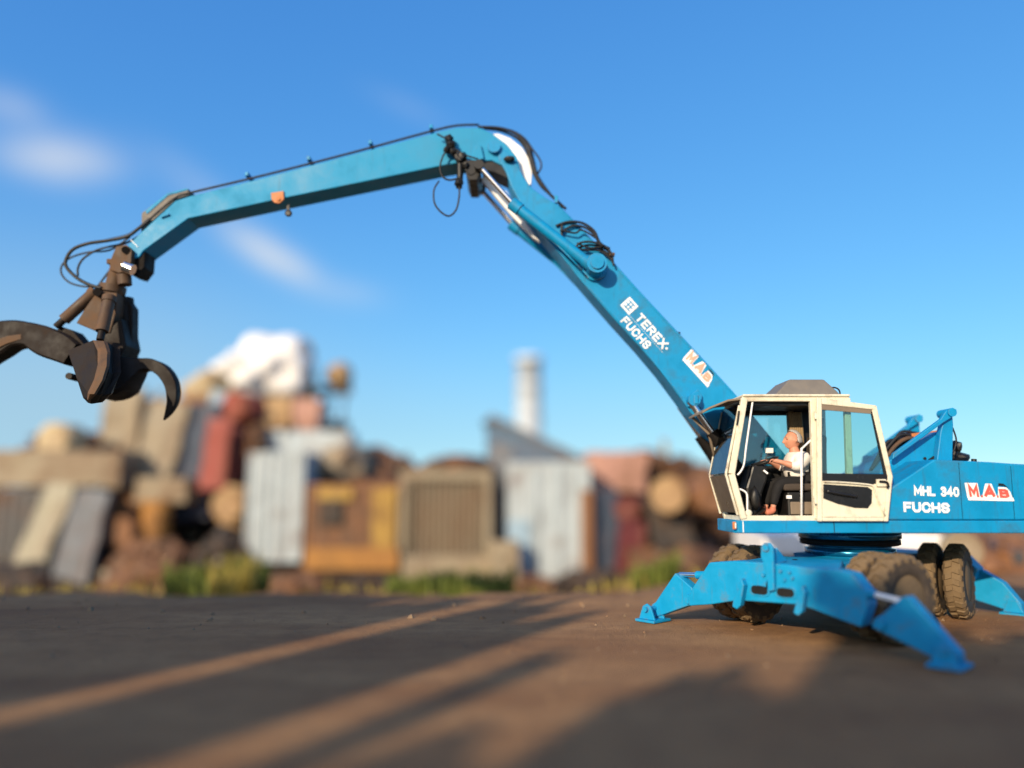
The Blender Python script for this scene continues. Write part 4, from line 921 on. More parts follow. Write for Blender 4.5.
def container(name, uv, Y, dep, mat, label, cat='container', down=False, trim=None, doors=True, yaw=0, ribs=9):
    lo, hi = wbox(*uv, Y, dep, down); c = (lo + hi) / 2; c.z = lo.z
    r = empty(name, c); tag(r, label, cat); w = hi.x - lo.x; h = hi.z - lo.z; t = .05 * min(w, h)
    m = mbox(MB(), lo + V((t * .5, .06, t * .5)), hi - V((t * .5, .06, t * .5)))
    for k in range(ribs):                             # corrugation
        x = lo.x + t + (w - 2 * t) * (k + .5) / ribs; m.box((x, lo.y + .05, (lo.z + hi.z) / 2), (w / ribs * .5, .08, h - 2 * t))
        dep = hi.y - lo.y; y = lo.y + .1 + (dep - .2) * (k + .5) / ribs
        for xx in (lo.x + t * .5, hi.x - t * .5): m.box((xx, y, (lo.z + hi.z) / 2), (.05, dep / ribs * .5, h - 2 * t))
    m.build('shell', mat, r)
    m = MB()
    for x in (lo.x + t / 2, hi.x - t / 2):
        for y in (lo.y + t / 2, hi.y - t / 2): m.box((x, y, (lo.z + hi.z) / 2), (t, t, h))
    for z in (lo.z + t / 2, hi.z - t / 2):
        for y in (lo.y + t / 2, hi.y - t / 2): m.box(((lo.x + hi.x) / 2, y, z), (w - 2 * t, t * .96, t))
        for x in (lo.x + t / 2, hi.x - t / 2): m.box((x, (lo.y + hi.y) / 2, z), (t * .96, dep - 2 * t, t))
    m.build('frame', trim or mat, r, .01)
    if doors:
        for sx in (.36, .64):
            m = MB().tube([V((lo.x + w * sx, lo.y - .03, lo.z + t)), V((lo.x + w * sx, lo.y - .03, hi.z - t))], .025, 8, 1); m.box((lo.x + w * sx + .08, lo.y - .04, lo.z + h * .42), (.22, .03, .05)); m.build('lock_bar', trim or mat, r)
    r.rotation_euler.z = R(yaw); return r
def heap(name, uv, Y, dep, mat, label, seed, n=26, down=True, mat2=None, cat='scrap heap'):
    """a mound of jumbled plates, tubes and lumps in several faded colours"""
    rr = random.Random(seed); lo, hi = wbox(*uv, Y, dep, down); c = (lo + hi) / 2; c.z = lo.z
    w = hi.x - lo.x; h = hi.z - lo.z; dep = hi.y - lo.y
    m = MB().blob((c.x, c.y, lo.z + h * .26), (w * .5, dep * .5, h * .55), 4, .4, 2.6, seed)
    sc0 = min(w, h, 4.2)
    for k in range(n * 4):
        a = rr.uniform(-1, 1); b = rr.uniform(-1, .8); q = max(0, 1 - a * a * .85 - b * b * .3)
        z = lo.z + h * (.06 + .74 * math.sqrt(q) * rr.uniform(.1, 1.0)); p = V((c.x + a * w * .48, c.y + b * dep * .45, z))
        rot = Matrix.Rotation(rr.uniform(0, 6), 3, 'X') @ Matrix.Rotation(rr.uniform(0, 6), 3, 'Z'); sc = sc0 * rr.choice((.5, .7, 1))
        m.cur = rr.choice((0, 0, 0, 1, 1, 2, 3, 4, 5, 6))
        if k % 3: m.box(p, (sc * rr.uniform(.12, .4), sc * rr.uniform(.03, .12), sc * rr.uniform(.1, .3)), rot)
        else:
            dd = rot @ V((0, 0, sc * rr.uniform(.12, .34))); m.cyl(p - dd, p + dd, sc * rr.uniform(.015, .05), n=9)
    o = m.build(name, [mat, M_DARK, M_RUST, M_GREY, M_BEIGE, M_RUST2, M_NAVY], None, 0, org=c); return tag(o, label, cat)
def drum(name, u, v, r_px, Y, ln, mat, label, axis=(0, 1, 0), cat='drum', group=None):
    c = P(u, v, Y); r = r_px * c.y / FPX; ln *= c.y / Y; a = V(axis).normalized()
    m = MB().lathe([(0, -ln / 2 + .03), (r * .9, -ln / 2 + .03), (r, -ln / 2), (r, -ln * .18), (r * 1.03, -ln * .16), (r, -ln * .14), (r, ln * .14), (r * 1.03, ln * .16), (r, ln * .18), (r, ln / 2), (r * .9, ln / 2 - .03), (0, ln / 2 - .03)], c, a, 28)
    return tag(m.build(name, mat, None, 0, org=c), label, cat, group)

# ---- left end of the row
r_ = container('scrap_skip', (-45, 489, 100, 600), 22.0, 3.4, M_GREY, 'long dark grey skip at the left edge with a pale rail along its top', 'skip', True, doors=False, ribs=11)
solid('bed_panel', (-45, 450, 122, 487), 22.1, 2.6, M_BEIGE, 'long beige bed panel lying flat across the dark grey skip', 'panel')
heap('scrap_heap', (5, 424, 112, 458), 24.0, 2.6, M_RUST, 'low rusty brown scrap heap topping the beige bed panel at the far left', 5, 24, False)
drum('drum', 63, 441, 17, 22.9, .9, M_CREAMW, 'pale cream drum lying end-on on the beige bed panel', (.2, 1, 0))
o = crumple(MB().beam(P(63, 485, 21.6), P(24, 584, 21.2), .80 * KB, .25 * KB).build('plank', M_PALE, None, .02, org=P(24, 584, 21.2)), .13, len(bpy.data.objects)); tag(o, 'long pale plank leaning against the dark grey skip', 'plank')
o = crumple(MB().beam(P(94, 492, 21.7), P(70, 586, 21.3), 1.0 * KB, .2 * KB).build('plate', M_GREYB, None, .02, org=P(70, 586, 21.3)), .13, len(bpy.data.objects)); tag(o, 'grey blue steel plate leaning just right of the pale plank', 'plate')
o = crumple(MB().beam(P(126, 388, 24.6), P(116, 470, 24.4), 1.3 * KB, .3 * KB).build('slab', M_BEIGE, None, .04, org=P(116, 470, 24.4)), .13, len(bpy.data.objects)); tag(o, 'tall beige slab standing upright, left of two below the grapple', 'slab')
o = crumple(MB().beam(P(172, 402, 23.8), P(150, 488, 23.4), 1.25 * KB, .3 * KB).build('slab', M_BEIGE, None, .04, org=P(150, 488, 23.4)), .13, len(bpy.data.objects)); tag(o, 'tall beige slab tilting right, beside the dark navy sheet', 'slab')
solid('crate', (134, 478, 186, 503), 22.6, 1.6, M_BEIGE, 'flat beige crate lying on the orange tank', 'crate')
heap('scrap_heap', (60, 440, 210, 600), 25.5, 4.2, M_DARK, 'dark scrap heap behind the leaning beige slabs', 11, 30)
o = drum('tank', 156, 524, 13.5, 22.6, 1.4, M_ORAN, 'upright orange tank under the flat beige crate', (0, 0, 1), 'tank')
solid('crate', (98, 487, 142, 520), 22.8, 1.5, M_RUST2, 'rust brown crate beside the upright orange tank', 'crate', rot=4)
drum('drum', 126, 531, 14, 22.3, .9, M_RUST2, 'rusty brown drum below the rust brown crate')
drum('tyre', 167, 566, 13.5, 21.8, .5, M_CONC, 'pale dusty tyre lying against the heap foot under the orange tank', (.2, 1, .2), 'tyre')
o = crumple(MB().beam(P(203, 404, 24.0), P(190, 520, 23.6), 1.2 * KB, .22 * KB).build('sheet', M_NAVY, None, .03, org=P(190, 520, 23.6)), .13, len(bpy.data.objects)); tag(o, 'dark navy steel sheet standing between beige slab and red sheet', 'sheet')
o = crumple(MB().beam(P(221, 418, 23.2), P(211, 489, 23.0), .80 * KB, .15 * KB).build('sheet', M_RED, None, .03, org=P(211, 489, 23)), .13, len(bpy.data.objects)); tag(o, 'bright red sheet leaning on the navy sheet', 'sheet')
o = crumple(MB().beam(P(244, 428, 24.2), P(208, 515, 24.0), 1.1 * KB, .3 * KB).build('sheet', M_MAR, None, .03, org=P(208, 515, 24)), .13, len(bpy.data.objects)); tag(o, 'dark maroon sheet slanting behind the red sheet', 'sheet')
solid('crate', (216, 486, 246, 526), 23.0, 1.2, M_TAN, 'tan crate jammed beside the pale blue container', 'crate', rot=12)
drum('drum', 233, 505, 15, 22.6, 1.0, M_TAN, 'tan drum at the foot of the maroon sheet')
# ---- the high heap with bright sheets on top
heap('scrap_heap', (168, 400, 330, 605), 25.2, 5.5, M_DARK, 'high dark scrap heap that carries the white sheets', 17, 44)
def bale(uv, Y, dep, mat, label, seed, cat='bale', name='bale', amp=.35):
    lo, hi = wbox(*uv, Y, dep); c = (lo + hi) / 2
    m = MB().blob(c, ((hi.x - lo.x) / 2, (hi.y - lo.y) / 2, (hi.z - lo.z) / 2), 4, amp, 1.6, seed); return tag(m.build(name, mat, None, 0, org=c), label, cat)
bale((226, 329, 304, 394), 25.4, 2.2, M_WHT, 'largest bright white crumpled bale on top of the high heap', 3)
bale((200, 347, 262, 396), 25.2, 2.0, M_WHT, 'white crumpled bale left of the largest white bale', 5)
bale((176, 366, 232, 402), 25.0, 1.9, M_CREAMW, 'cream crumpled bale at the left end of the white bales', 8)
bale((284, 340, 312, 412), 26.2, 1.3, M_TAN, 'narrow tan bale upright at the right end of the white bales', 9)
drum('drum', 245, 408, 15, 24.4, 1.1, M_RED, 'red orange drum under the white bales', (.6, 1, 0))
solid('crate', (206, 392, 232, 416), 24.3, 1.1, M_LBL, 'light blue crate next to the red orange drum', 'crate', rot=10)
solid('crate', (262, 396, 293, 428), 24.6, 1.2, M_TAN, 'tan crate between the red orange drum and the pink sheet', 'crate', rot=-4)
solid('sheet', (290, 398, 318, 430), 24.7, .9, M_PINK, 'pinkish red sheet at the right end of the high heap', 'sheet', rot=6)
bale((168, 384, 226, 420), 25.0, 1.8, M_RUST2, 'orange rust bale on the left shoulder of the high heap', 12)
# loader with a bucket behind
ld = empty('loader', P(335, 560, 27.5)); tag(ld, 'dark loader mast with a tan bucket, sticking up beside the white bales', 'loader')
m = MB()
for u, v0, v1 in ((322, 436, 600), (344, 436, 600)): a, b = P(u, v0, 27.5), P(u, v1, 27.5); m.beam(a, b, .25, .25)
m.beam(P(316, 426, 27.5), P(348, 426, 27.5), .5, .5); m.beam(P(326, 392, 27.5), P(330, 426, 27.5), .16, .16); m.beam(P(345, 392, 27.5), P(341, 426, 27.5), .14, .14); m.beam(P(316, 391, 27.5), P(352, 391, 27.5), .35, .3)
m.build('mast', M_DARK, ld, .03)
lo, hi = wbox(322, 360, 351, 388, 27.2, 1.1); MB().blob((lo + hi) / 2, ((hi.x - lo.x) / 2, .9, (hi.z - lo.z) / 2), 3, .2, 1.2, 4, True).build('bucket', M_TAN, ld)
# ---- middle of the row
container('container', (243, 452, 305, 562), 22.0, 3.4, M_PBLUE, 'pale blue corrugated container with rust patches, left of the yellow skip', down=False, ribs=5)
solid('panel', (252, 431, 350, 462), 24.5, 1.2, M_PBLUE, 'pale blue grey panel behind the pale blue container', 'panel')
bale((306, 444, 368, 486), 23.4, 2.2, M_BEIGE, 'beige crumpled bale behind the yellow skip', 14)
sk = container('truck_skip', (303, 484, 400, 570), 22.0, 3.6, M_RUST, 'rusty yellow skip with an open brown end and a bright yellow post', 'skip', trim=M_RUST2, doors=False, ribs=3)
o = mbox(MB(), *wbox(371, 488, 396, 552, 21.86, .1)).build('post', M_YEL, sk); o.location -= V((0, 0, 0))
mbox(MB(), *wbox(305, 548, 398, 570, 21.80, .15)).build('rail', M_ORAN, sk)
mbox(MB(), *wbox(318, 500, 342, 524, 21.88, .06)).build('opening', M_DARK, sk)
mbox(MB(), *wbox(318, 488, 352, 500, 21.86, .06)).build('rail', M_YEL, sk)
heap('scrap_heap', (345, 474, 400, 492), 23.2, 2.0, M_RUST, 'small rusty heap filling the yellow skip', 21, 16, False)
cg = empty('cage', P(443, 572, 22)); tag(cg, 'tall beige barred cage with a rusty mound on top', 'cage')
m = MB()
lo, hi = wbox(398, 470, 491, 575, 22.0, 2.6)
for x in (lo.x + .12, hi.x - .12):
    for y in (lo.y + .1, hi.y - .1): m.box((x, y, (lo.z + hi.z) / 2), (.3, .18, hi.z - lo.z))
for y in (lo.y + .1, hi.y - .1):
    m.box(((lo.x + hi.x) / 2, y, hi.z - .2), (hi.x - lo.x - .5, .16, .4)); m.box(((lo.x + hi.x) / 2, y, lo.z + .35), (hi.x - lo.x - .5, .16, .7))
for x in (lo.x + .12, hi.x - .12): m.box((x, (lo.y + hi.y) / 2, lo.z + .3), (.2, hi.y - lo.y - .2, .3)); m.box((x, (lo.y + hi.y) / 2, hi.z - .3), (.2, hi.y - lo.y - .2, .3))
m.build('frame', M_BEIGE, cg, .03)
m = MB()
for k in range(13): x = lo.x + .4 + (hi.x - lo.x - .8) * k / 12; m.box((x, lo.y + .1, (lo.z + hi.z) / 2 + .1), (.07, .06, hi.z - lo.z - 1.0))
m.build('bar', M_BEIGE, cg)
mbox(MB(), V((lo.x + .35, lo.y + .5, lo.z + .2)), V((hi.x - .35, hi.y - .3, hi.z - .3))).build('load', paint('brown_load', (.11, .075, .045)), cg, .05)
heap('scrap_heap', (416, 449, 494, 474), 22.9, 2.2, M_RUST, 'rounded rusty mound on top of the beige barred cage', 23, 22, False)
tr = empty('flat_trailer', P(365, 590, 22.3)); tag(tr, 'dark flat trailer under the pale blue container, yellow skip and cage', 'trailer')
lo, hi = wbox(238, 571, 494, 578, 22.0, 3.2); mbox(MB(), lo, hi).build('bed', M_DARK, tr, .02)
for u in (282, 318, 438):
    for yy in (22.6, 24.6):
        c = P(u, 585, yy); MB().lathe([(.18, -.14), (.42, -.14), (.46, -.1), (.46, .1), (.42, .14), (.18, .14)], c, (0, 1, 0), 26).build('wheel', RUBBER, tr)
solid('beam', (402, 556, 512, 580), 21.4, .5, M_BEIGE, 'horizontal beige beam lying in front of the cage', 'beam', bevel=.03)
solid('block', (491, 541, 519, 606), 21.0, .6, M_BEIGE, 'upright beige block at the right end of the beige beam', 'block', True)
drum('drum', 438, 588, 9, 21.0, .8, M_RED, 'small red drum lying in the weeds below the cage', (.4, 1, 0))
# shed, chimney and the containers right of them
sh = empty('shed', P(535, 560, 27)); tag(sh, 'blue grey shed with a single sloping roof in front of the pale chimney', 'shed')
g = lambda L, Y: [P(u, v, Y) for u, v in L]
w = g([(486, 600), (486, 424), (497, 420), (588, 463), (588, 600)], 27.0); MB().prism(w, dY(4)).build('wall', M_SHED, sh, .02)
MB().prism(g([(482, 422), (492, 414), (592, 461), (592, 466), (495, 421)], 26.8), dY(4.5)).build('roof', M_GREYB, sh, .02)
for k in range(12): u = 492 + 8 * k; a, b = P(u, 426 + max(0, (u - 497) * .47) + 3, 26.97), P(u, 596, 26.97); MB().beam(a, b, .06, .05).build('cladding_rib', M_SHED, sh)
chm = empty('chimney', P(529, 560, 60)); chm.location.z = -2.7; tag(chm, 'tall concrete chimney, painted haze-pale, rising behind the shed', 'chimney')
c = P(529, 440, 60); t = P(529, 357, 60)
MB().lathe([(1.5, -2.7 - c.z), (1.05, 0), (.98, t.z - c.z - .5), (1.12, t.z - c.z - .5), (1.12, t.z - c.z), (.8, t.z - c.z), (.8, t.z - c.z - 1)], c, EZ, 32).build('shaft', M_CHIM, chm)
for dz in (-5, -2.5): MB().lathe([(1.08, t.z - c.z + dz), (1.12, t.z - c.z + dz), (1.12, t.z - c.z + dz + .3), (1.08, t.z - c.z + dz + .3)], c, EZ, 32).build('band', M_CHIM, chm)
o = crumple(MB().beam(P(503, 446, 24.2), P(494, 548, 23.8), .75 * KB, .2 * KB).build('slab', M_GREYB, None, .03, org=P(494, 548, 23.8)), .13, len(bpy.data.objects)); tag(o, 'dark grey slab standing between the cage and the white blue container', 'slab')
cw = container('container', (507, 462, 590, 590), 22.0, 3.2, M_PBLUE, 'white and blue upright container with a rusty right edge', ribs=6, doors=True, down=False)
mbox(MB(), *wbox(507, 520, 530, 586, 21.95, .03)).build('patch', M_LBL, cw)
mbox(MB(), *wbox(582, 490, 592, 586, 21.90, .12)).build('edge_post', M_RUST2, cw)
solid('cabinet', (592, 490, 619, 596), 22.4, 2.0, M_NAVY, 'narrow navy blue cabinet right of the white blue container', 'cabinet', True)
solid('box', (586, 452, 646, 492), 23.6, 2.4, M_PINK, 'salmon pink box topping the dark scrap right of the shed', 'box', rot=2)
drum('drum', 633, 509, 12, 22.8, 1.4, M_MAR, 'dark red drum below the salmon pink box', (.5, 1, 0))
heap('scrap_heap', (590, 482, 720, 612), 24.2, 4.5, M_DARK, 'dark maroon scrap heap behind the navy cabinet', 31, 36)
o = crumple(MB().beam(P(662, 496, 22.4), P(690, 606, 21.8), 1.15 * KB, .35 * KB).build('slab', M_DARK, None, .04, org=P(690, 606, 21.8)), .13, len(bpy.data.objects)); tag(o, 'dark leaning slab to the left of the outrigger', 'slab')
o = crumple(MB().beam(P(633, 520, 22.2), P(628, 604, 21.9), .75 * KB, .3 * KB).build('slab', M_MAR, None, .04, org=P(628, 604, 21.9)), .13, len(bpy.data.objects)); tag(o, 'maroon upright slab beside the navy cabinet', 'slab')
solid('block', (630, 548, 656, 604), 21.6, .8, M_RUST, 'small brown block at the foot of the dark leaning slab', 'block', True)
heap('scrap_heap', (640, 462, 880, 612), 26.0, 6.0, M_RUST, 'wide rusty brown scrap heap behind the cab of the handler', 37, 60)
drum('cable_drum', 668, 495, 17, 21.7, 1.2, M_TAN, 'tan cable drum end-on, left of the cab', (.2, 1, 0), 'cable drum')
drum('cable_drum', 705, 498, 15, 21.5, 1.2, M_RUST2, 'rust coloured cable drum end-on, nearest the cab', (-.2, 1, 0), 'cable drum')
# low tangle of scrap lying in front of the row, heap after heap
for k, (uv, Y, lab) in enumerate([((-60, 556, 60, 606), 20.6, 'low tangle of dark scrap at the foot of the pale plank'), ((84, 530, 190, 606), 21.0, 'low tangle of dark scrap under the orange tank'), ((176, 520, 250, 604), 21.4, 'low tangle of dark scrap left of the pale blue container'),
                                ((246, 568, 330, 606), 20.4, 'low tangle of scrap in front of the trailer wheels, left'), ((330, 574, 408, 606), 20.5, 'low tangle of scrap in front of the trailer below the yellow skip'), ((496, 572, 560, 606), 20.6, 'low tangle of scrap at the left foot of the white blue container'),
                                ((556, 566, 640, 608), 20.8, 'low tangle of scrap below the navy cabinet'), ((640, 540, 740, 610), 21.0, 'low tangle of scrap behind the left outrigger')]):
    heap('scrap_heap', uv, Y, 1.6, (M_DARK, M_RUST)[k % 2], lab, 60 + k, 14)
heap('scrap_heap', (176, 396, 300, 440), 24.4, 2.4, M_DARK, 'jumbled dark scrap just under the white bales', 71, 22, False)
heap('scrap_heap', (100, 380, 200, 470), 25.2, 2.4, M_BEIGE, 'jumbled beige scrap behind the two upright slabs', 72, 22, False)
heap('scrap_heap', (586, 440, 730, 510), 24.6, 2.6, M_RUST, 'jumbled rusty scrap around the salmon pink box', 74, 30, False)
heap('scrap_heap', (240, 414, 262, 452), 23.6, 1.2, M_RUST2, 'jumbled orange rust scrap just above the pale blue container', 76, 26, False)
heap('scrap_heap', (-20, 436, 140, 470), 23.4, 2.0, M_RUST, 'jumbled scrap lying along the beige bed panel', 77, 22, False)
heap('scrap_heap', (300, 440, 420, 500), 24.6, 2.4, M_RUST, 'jumbled rusty scrap showing above the yellow skip', 75, 24, False)
# behind the machine on the right
tk = empty('gap_trailer', P(850, 580, 18.5)); tag(tk, 'made-up white box trailer filling the blank gap under the upper carriage', 'trailer')  # made-up white body that fills the blank gap below the carriage
lo, hi = wbox(764, 534, 944, 556, 18.2, 2.4); mbox(MB(), lo, hi).build('body', M_WHT, tk, .05)
for u in (790, 920):
    c = P(u, 566, 18.9); c.z = gz(c.x, 18.9) + .45; MB().lathe([(.18, -.14), (.42, -.14), (.46, -.1), (.46, .1), (.42, .14), (.18, .14)], c, (0, 1, 0), 26).build('wheel', RUBBER, tk)
    MB().box((c.x, 18.9, c.z + .25), (.15, .15, .5)).build('strut', M_DARK, tk)
drum('tank', 960, 549, 17, 17.6, 1.6, M_BEIGE, 'pale beige tank beside the right rear outrigger', (.5, 1, 0), 'tank')
heap('scrap_heap', (962, 528, 1130, 610), 19.5, 5.0, M_RUST2, 'orange brown scrap heap at the right edge behind the handler', 41, 40)
heap('scrap_heap', (-190, 455, -40, 610), 25.0, 6.0, M_RUST, 'rusty scrap heap beyond the left end of the dark skip', 43, 40)
P = _P
# weeds along the foot of the row
M_WEED = worn('weeds', (.11, .14, .022), .7, (.20, .16, .04), .5, 2, streak=False, var=.4)
M_WEED2 = worn('dry_weeds', (.30, .24, .05), .7, (.12, .07, .03), .5, 2, streak=False, var=.3)
def weeds(uv, Y, dep, n, mat, seed, hh):
    rr = random.Random(seed); m = MB(); u0, u1 = uv
    for k in range(n):
        y = Y + rr.random() * dep; u = rr.uniform(u0, u1); x = (u - 512) / FPX * y * 1.01; z = gz(x, y); h = hh * rr.uniform(.3, 1.1) * (.35 + 1.1 * max(0, .5 + noise.noise(V((x * .9, y * .9, seed))))); a = rr.uniform(0, 6.28); w = rr.uniform(.02, .06)
        s = V((math.cos(a), math.sin(a), 0)); l = V((rr.uniform(-.25, .25), rr.uniform(-.25, .25), 0)) * h
        b = V((x, y, z)); q = b + l * .4 + EZ * h * .6
        m.add([b - s * w * .5, b + s * w * .5, q + s * w, b + l + EZ * h, q - s * w], [[0, 1, 2, 3, 4]])
    o = m.build('weeds', mat); tag(o, kind='stuff'); return o
tag(weeds((178, 275), 20.0, 5.0, 2600, M_WEED, 1, .85), 'green and yellow weeds growing at the foot of the high heap', 'weeds')
tag(weeds((392, 512), 20.0, 5.0, 2600, M_WEED, 2, .62), 'low green weeds growing below the beige cage', 'weeds')
tag(weeds((222, 268), 19.6, 4.0, 1100, M_WEED2, 3, .9), 'dry yellow weeds standing among the green ones', 'weeds')
tag(weeds((628, 672), 20.0, 4.5, 700, M_WEED, 4, .7), 'green weeds beside the left outrigger', 'weeds')
tag(weeds((-60, 700), 20.0, 7.0, 700, M_WEED2, 6, .4), 'sparse dry grass along the edge of the yard', 'grass')
# loose stones and bits over the yard
rr = random.Random(99); m = MB()
for k in range(1500):
    y = 3.2 + 16 * rr.random() ** 1.3; x = rr.uniform(-.85, .95) * y; r = .006 + .030 * rr.random() ** 6
    if y > 11: r *= 1.9
    z = gz(x, y); a = rr.uniform(0, 6.28); m.cur = rr.choice((0, 0, 0, 1, 2))
    q = [V((x + r * rr.uniform(.7, 1.3) * math.cos(a + t), y + r * rr.uniform(.7, 1.3) * math.sin(a + t), z - .3 * r)) for t in (0, 1.57, 3.14, 4.71)]; tp = [V((p.x * .45 + x * .55, p.y * .45 + y * .55, z + r * rr.uniform(.4, .9))) for p in q]
    m.loft([q, tp])
tag(m.build('gravel', [paint('stone', (.22, .15, .085), amount=.3), paint('dark_stone', (.13, .085, .05)), paint('brown_stone', (.26, .15, .07))]), 'loose stones and rusty bits scattered over the bare yard', 'gravel', kind='stuff')

# ---- unseen shadow casters, added behind the viewpoint to throw long shadows over the yard
SD = V((.5, .866, 0)); SP = V((.866, -.5, 0))
for k, (s0, s1, h, jag, lab) in enumerate([(-19, -7.1, 14.1, 1.4, 'longest ragged shadow caster added behind the viewpoint, for the far left shadow'), (-6.62, -4.75, 13.8, 1.0, 'short ragged shadow caster added between two gaps of light'), (-4.2, -3.75, 12.6, .8, 'slim shadow caster added between the ragged ones'),
                                  (-3.4, -1.35, 12.55, .2, 'lowest ragged shadow caster, added for the rounded middle shadow'), (-1.345, 4.5, 14.0, .15, 'wide shadow caster added for the shadow over the right outrigger')]):
    rr = random.Random(k + 5); o = SD * -26; m = MB(); n = max(2, int((s1 - s0) / .22))
    for i in range(n):
        s = s0 + (s1 - s0) * i / n; w_ = (s1 - s0) / n
        hh = h + jag * (noise.noise(V((s * .55, k * 9, 0))) * 1.1 + rr.uniform(-.45, .35)) - (1.0 if k == 3 and i < 3 else 0)
        d0 = rr.uniform(0, .5); a = o + SP * s - SD * d0
        m.prism([a + EZ * -.1, a + SP * (w_ * rr.uniform(.9, 1.04)) + EZ * -.1, a + SP * w_ + EZ * hh, a + EZ * (hh + rr.uniform(-.15, .15))], -SD * .5)
        if rr.random() < .35:
            c_ = a + EZ * (hh + .1); m.box(c_, (rr.uniform(.1, .5), .2, rr.uniform(.1, .6)), Matrix.Rotation(rr.uniform(0, 3), 3, 'Y'))
    tag(m.build('shadow_caster', M_RUST, None, 0, org=o + SP * (s0 + s1) / 2), lab, 'scrap wall', 'shadow casters added behind the viewpoint')

# ================================================================== SKY, SUN, CAMERA
EL_, AZ = 20.5, 30.0
s = V((-math.sin(R(AZ)) * math.cos(R(EL_)), -math.cos(R(AZ)) * math.cos(R(EL_)), math.sin(R(EL_))))
w = bpy.data.worlds.new('World'); scene.world = w; w.use_nodes = True; nt = w.node_tree; bg = nt.nodes['Background']
sky = nt.nodes.new('ShaderNodeTexSky'); sky.sky_type = 'NISHITA'; sky.sun_disc = False; sky.sun_elevation = R(EL_); sky.sun_rotation = math.atan2(s.x, s.y); sky.air_density = 1.0; sky.dust_density = 0.0; sky.ozone_density = 2.2
hs = nt.nodes.new('ShaderNodeHueSaturation'); hs.inputs['Saturation'].default_value = SKY_SAT; hs.inputs['Value'].default_value = 1.0; hs.inputs['Hue'].default_value = SKY_HUE
sp_ = nt.nodes.new('ShaderNodeSeparateColor'); cb = nt.nodes.new('ShaderNodeCombineColor'); nt.links.new(sky.outputs[0], sp_.inputs[0])
for k, (pw, gn) in enumerate(SKY_GRADE):                # the phone's rendering of the clear sky: flatter and deeper blue
    a_ = nt.nodes.new('ShaderNodeMath'); a_.operation = 'POWER'; a_.inputs[1].default_value = pw; nt.links.new(sp_.outputs[k], a_.inputs[0])
    b_ = nt.nodes.new('ShaderNodeMath'); b_.operation = 'MULTIPLY'; b_.inputs[1].default_value = gn; nt.links.new(a_.outputs[0], b_.inputs[0]); nt.links.new(b_.outputs[0], cb.inputs[k])
nt.links.new(cb.outputs[0], hs.inputs['Color'])
tc = nt.nodes.new('ShaderNodeTexCoord')
col = hs.outputs[0]
# thin clouds: soft wisps in three directions of the real sky
nz = nt.nodes.new('ShaderNodeTexNoise'); nz.inputs['Scale'].default_value = 7; nz.inputs['Detail'].default_value = 5; nz.inputs['Roughness'].default_value = .55
mp = nt.nodes.new('ShaderNodeMapping'); mp.inputs['Scale'].default_value = (1, 1, 2.2); nt.links.new(tc.outputs['Generated'], mp.inputs[0]); nt.links.new(mp.outputs[0], nz.inputs['Vector'])
total = None
def sky_blob(u, v, du, dv, ang, strength, soft=1.0):
    global total
    d = ray(u, v).normalized(); c, sn = math.cos(R(ang)), math.sin(R(ang))
    ux = (V((1, 0, 0)) * c - UP * sn); uy = (V((1, 0, 0)) * sn + UP * c); acc = None
    for ax, wd in ((ux, du), (uy, dv)):
        ax = (ax - d * ax.dot(d)).normalized()
        dp = nt.nodes.new('ShaderNodeVectorMath'); dp.operation = 'DOT_PRODUCT'; dp.inputs[1].default_value = ax / (wd / FPX); nt.links.new(tc.outputs['Generated'], dp.inputs[0])
        sq = nt.nodes.new('ShaderNodeMath'); sq.operation = 'MULTIPLY'; nt.links.new(dp.outputs['Value'], sq.inputs[0]); nt.links.new(dp.outputs['Value'], sq.inputs[1])
        if acc is None: acc = sq.outputs[0]
        else: a = nt.nodes.new('ShaderNodeMath'); nt.links.new(acc, a.inputs[0]); nt.links.new(sq.outputs[0], a.inputs[1]); acc = a.outputs[0]
    fr = nt.nodes.new('ShaderNodeVectorMath'); fr.operation = 'DOT_PRODUCT'; fr.inputs[1].default_value = d; nt.links.new(tc.outputs['Generated'], fr.inputs[0])
    e = nt.nodes.new('ShaderNodeMath'); e.operation = 'MULTIPLY'; e.inputs[1].default_value = -1; nt.links.new(acc, e.inputs[0])
    x = nt.nodes.new('ShaderNodeMath'); x.operation = 'EXPONENT'; nt.links.new(e.outputs[0], x.inputs[0])
    g = nt.nodes.new('ShaderNodeMath'); g.operation = 'GREATER_THAN'; g.inputs[1].default_value = .5; nt.links.new(fr.outputs['Value'], g.inputs[0])
    mu = nt.nodes.new('ShaderNodeMath'); mu.operation = 'MULTIPLY'; nt.links.new(x.outputs[0], mu.inputs[0]); nt.links.new(g.outputs[0], mu.inputs[1])
    m2 = nt.nodes.new('ShaderNodeMath'); m2.operation = 'MULTIPLY'; m2.inputs[1].default_value = strength; nt.links.new(mu.outputs[0], m2.inputs[0])
    if total is None: total = m2.outputs[0]
    else: a = nt.nodes.new('ShaderNodeMath'); a.operation = 'ADD'; nt.links.new(total, a.inputs[0]); nt.links.new(m2.outputs[0], a.inputs[1]); total = a.outputs[0]
sky_blob(62, 158, 38, 18, -4, .80); sky_blob(6, 106, 24, 14, 0, .35); sky_blob(272, 255, 42, 14, 32, .80); sky_blob(345, 292, 36, 12, 8, .2); sky_blob(195, 185, 40, 15, 40, .2); sky_blob(410, 108, 36, 9, 20, .10)
fm = nt.nodes.new('ShaderNodeMath'); fm.operation = 'MULTIPLY'; nt.links.new(total, fm.inputs[0]); nt.links.new(ramp(nt, nz.outputs['Fac'], .25, .7, .45, 1.1), fm.inputs[1])
col = mixcol(nt, fm.outputs[0], col, (CLOUD, CLOUD * 1.02, CLOUD * 1.05))
total = None
sky_blob(20, 400, 230, 120, 0, .62); sky_blob(520, 440, 420, 70, 0, .35)
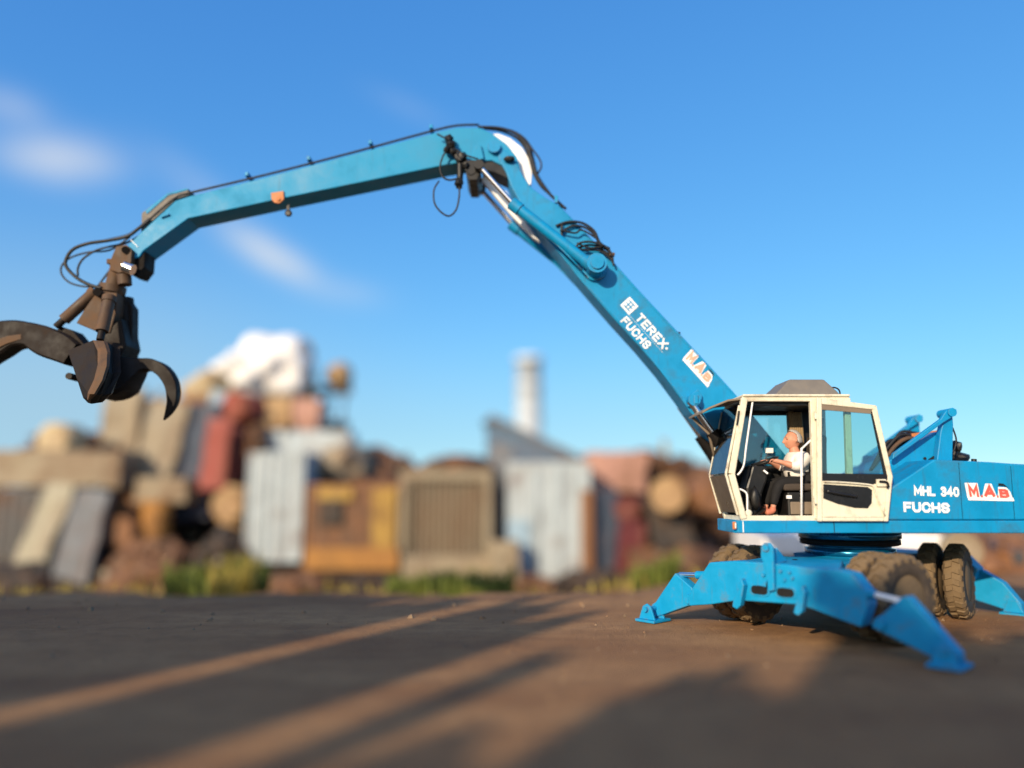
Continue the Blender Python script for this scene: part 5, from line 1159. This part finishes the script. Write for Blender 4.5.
col = mixcol(nt, total, col, (2.7, 3.9, 4.7))                 # thin bank of dusty air low on the left
# warm glow added to the unseen sky round the sun, lifting the shade
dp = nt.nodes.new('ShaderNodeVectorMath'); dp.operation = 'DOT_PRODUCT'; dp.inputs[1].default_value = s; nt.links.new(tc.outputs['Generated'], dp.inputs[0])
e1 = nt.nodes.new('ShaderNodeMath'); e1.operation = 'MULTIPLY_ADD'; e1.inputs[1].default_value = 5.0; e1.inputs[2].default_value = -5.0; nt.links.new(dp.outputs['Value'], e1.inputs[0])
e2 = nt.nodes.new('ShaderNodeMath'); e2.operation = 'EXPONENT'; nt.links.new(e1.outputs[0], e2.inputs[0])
sc_ = nt.nodes.new('ShaderNodeVectorMath'); sc_.operation = 'SCALE'; sc_.inputs[0].default_value = FILL_GLOW; nt.links.new(e2.outputs[0], sc_.inputs['Scale'])
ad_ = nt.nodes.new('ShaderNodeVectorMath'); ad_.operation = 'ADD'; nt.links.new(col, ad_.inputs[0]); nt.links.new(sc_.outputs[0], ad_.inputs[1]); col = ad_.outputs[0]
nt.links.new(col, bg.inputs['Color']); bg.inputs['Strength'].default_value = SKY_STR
sun = bpy.data.lights.new('sun', 'SUN'); sun.energy = SUN_STR; sun.angle = R(.5); sun.color = (1.0, .81, .58)
so = bpy.data.objects.new('sun', sun); C.objects.link(so); so.rotation_euler = (-s).to_track_quat('-Z', 'Y').to_euler(); so.location = s * 40
cam = bpy.data.cameras.new('camera'); co = bpy.data.objects.new('camera', cam); C.objects.link(co); co.location = CAM; co.rotation_euler = (PI / 2 + TH, 0, 0)
cam.sensor_width = 36; cam.lens = FPX / 1024 * 36; cam.clip_end = 5000; cam.clip_start = .05
cam.dof.use_dof = True; cam.dof.focus_distance = FOCUS; cam.dof.aperture_fstop = cam.lens / 1000 / APER
print('fstop', cam.dof.aperture_fstop, 'want', cam.lens / 1000 / APER)
scene.camera = co
scene.view_settings.view_transform = 'Standard'; scene.view_settings.look = 'None'; scene.view_settings.exposure = EXPO; scene.view_settings.gamma = 1
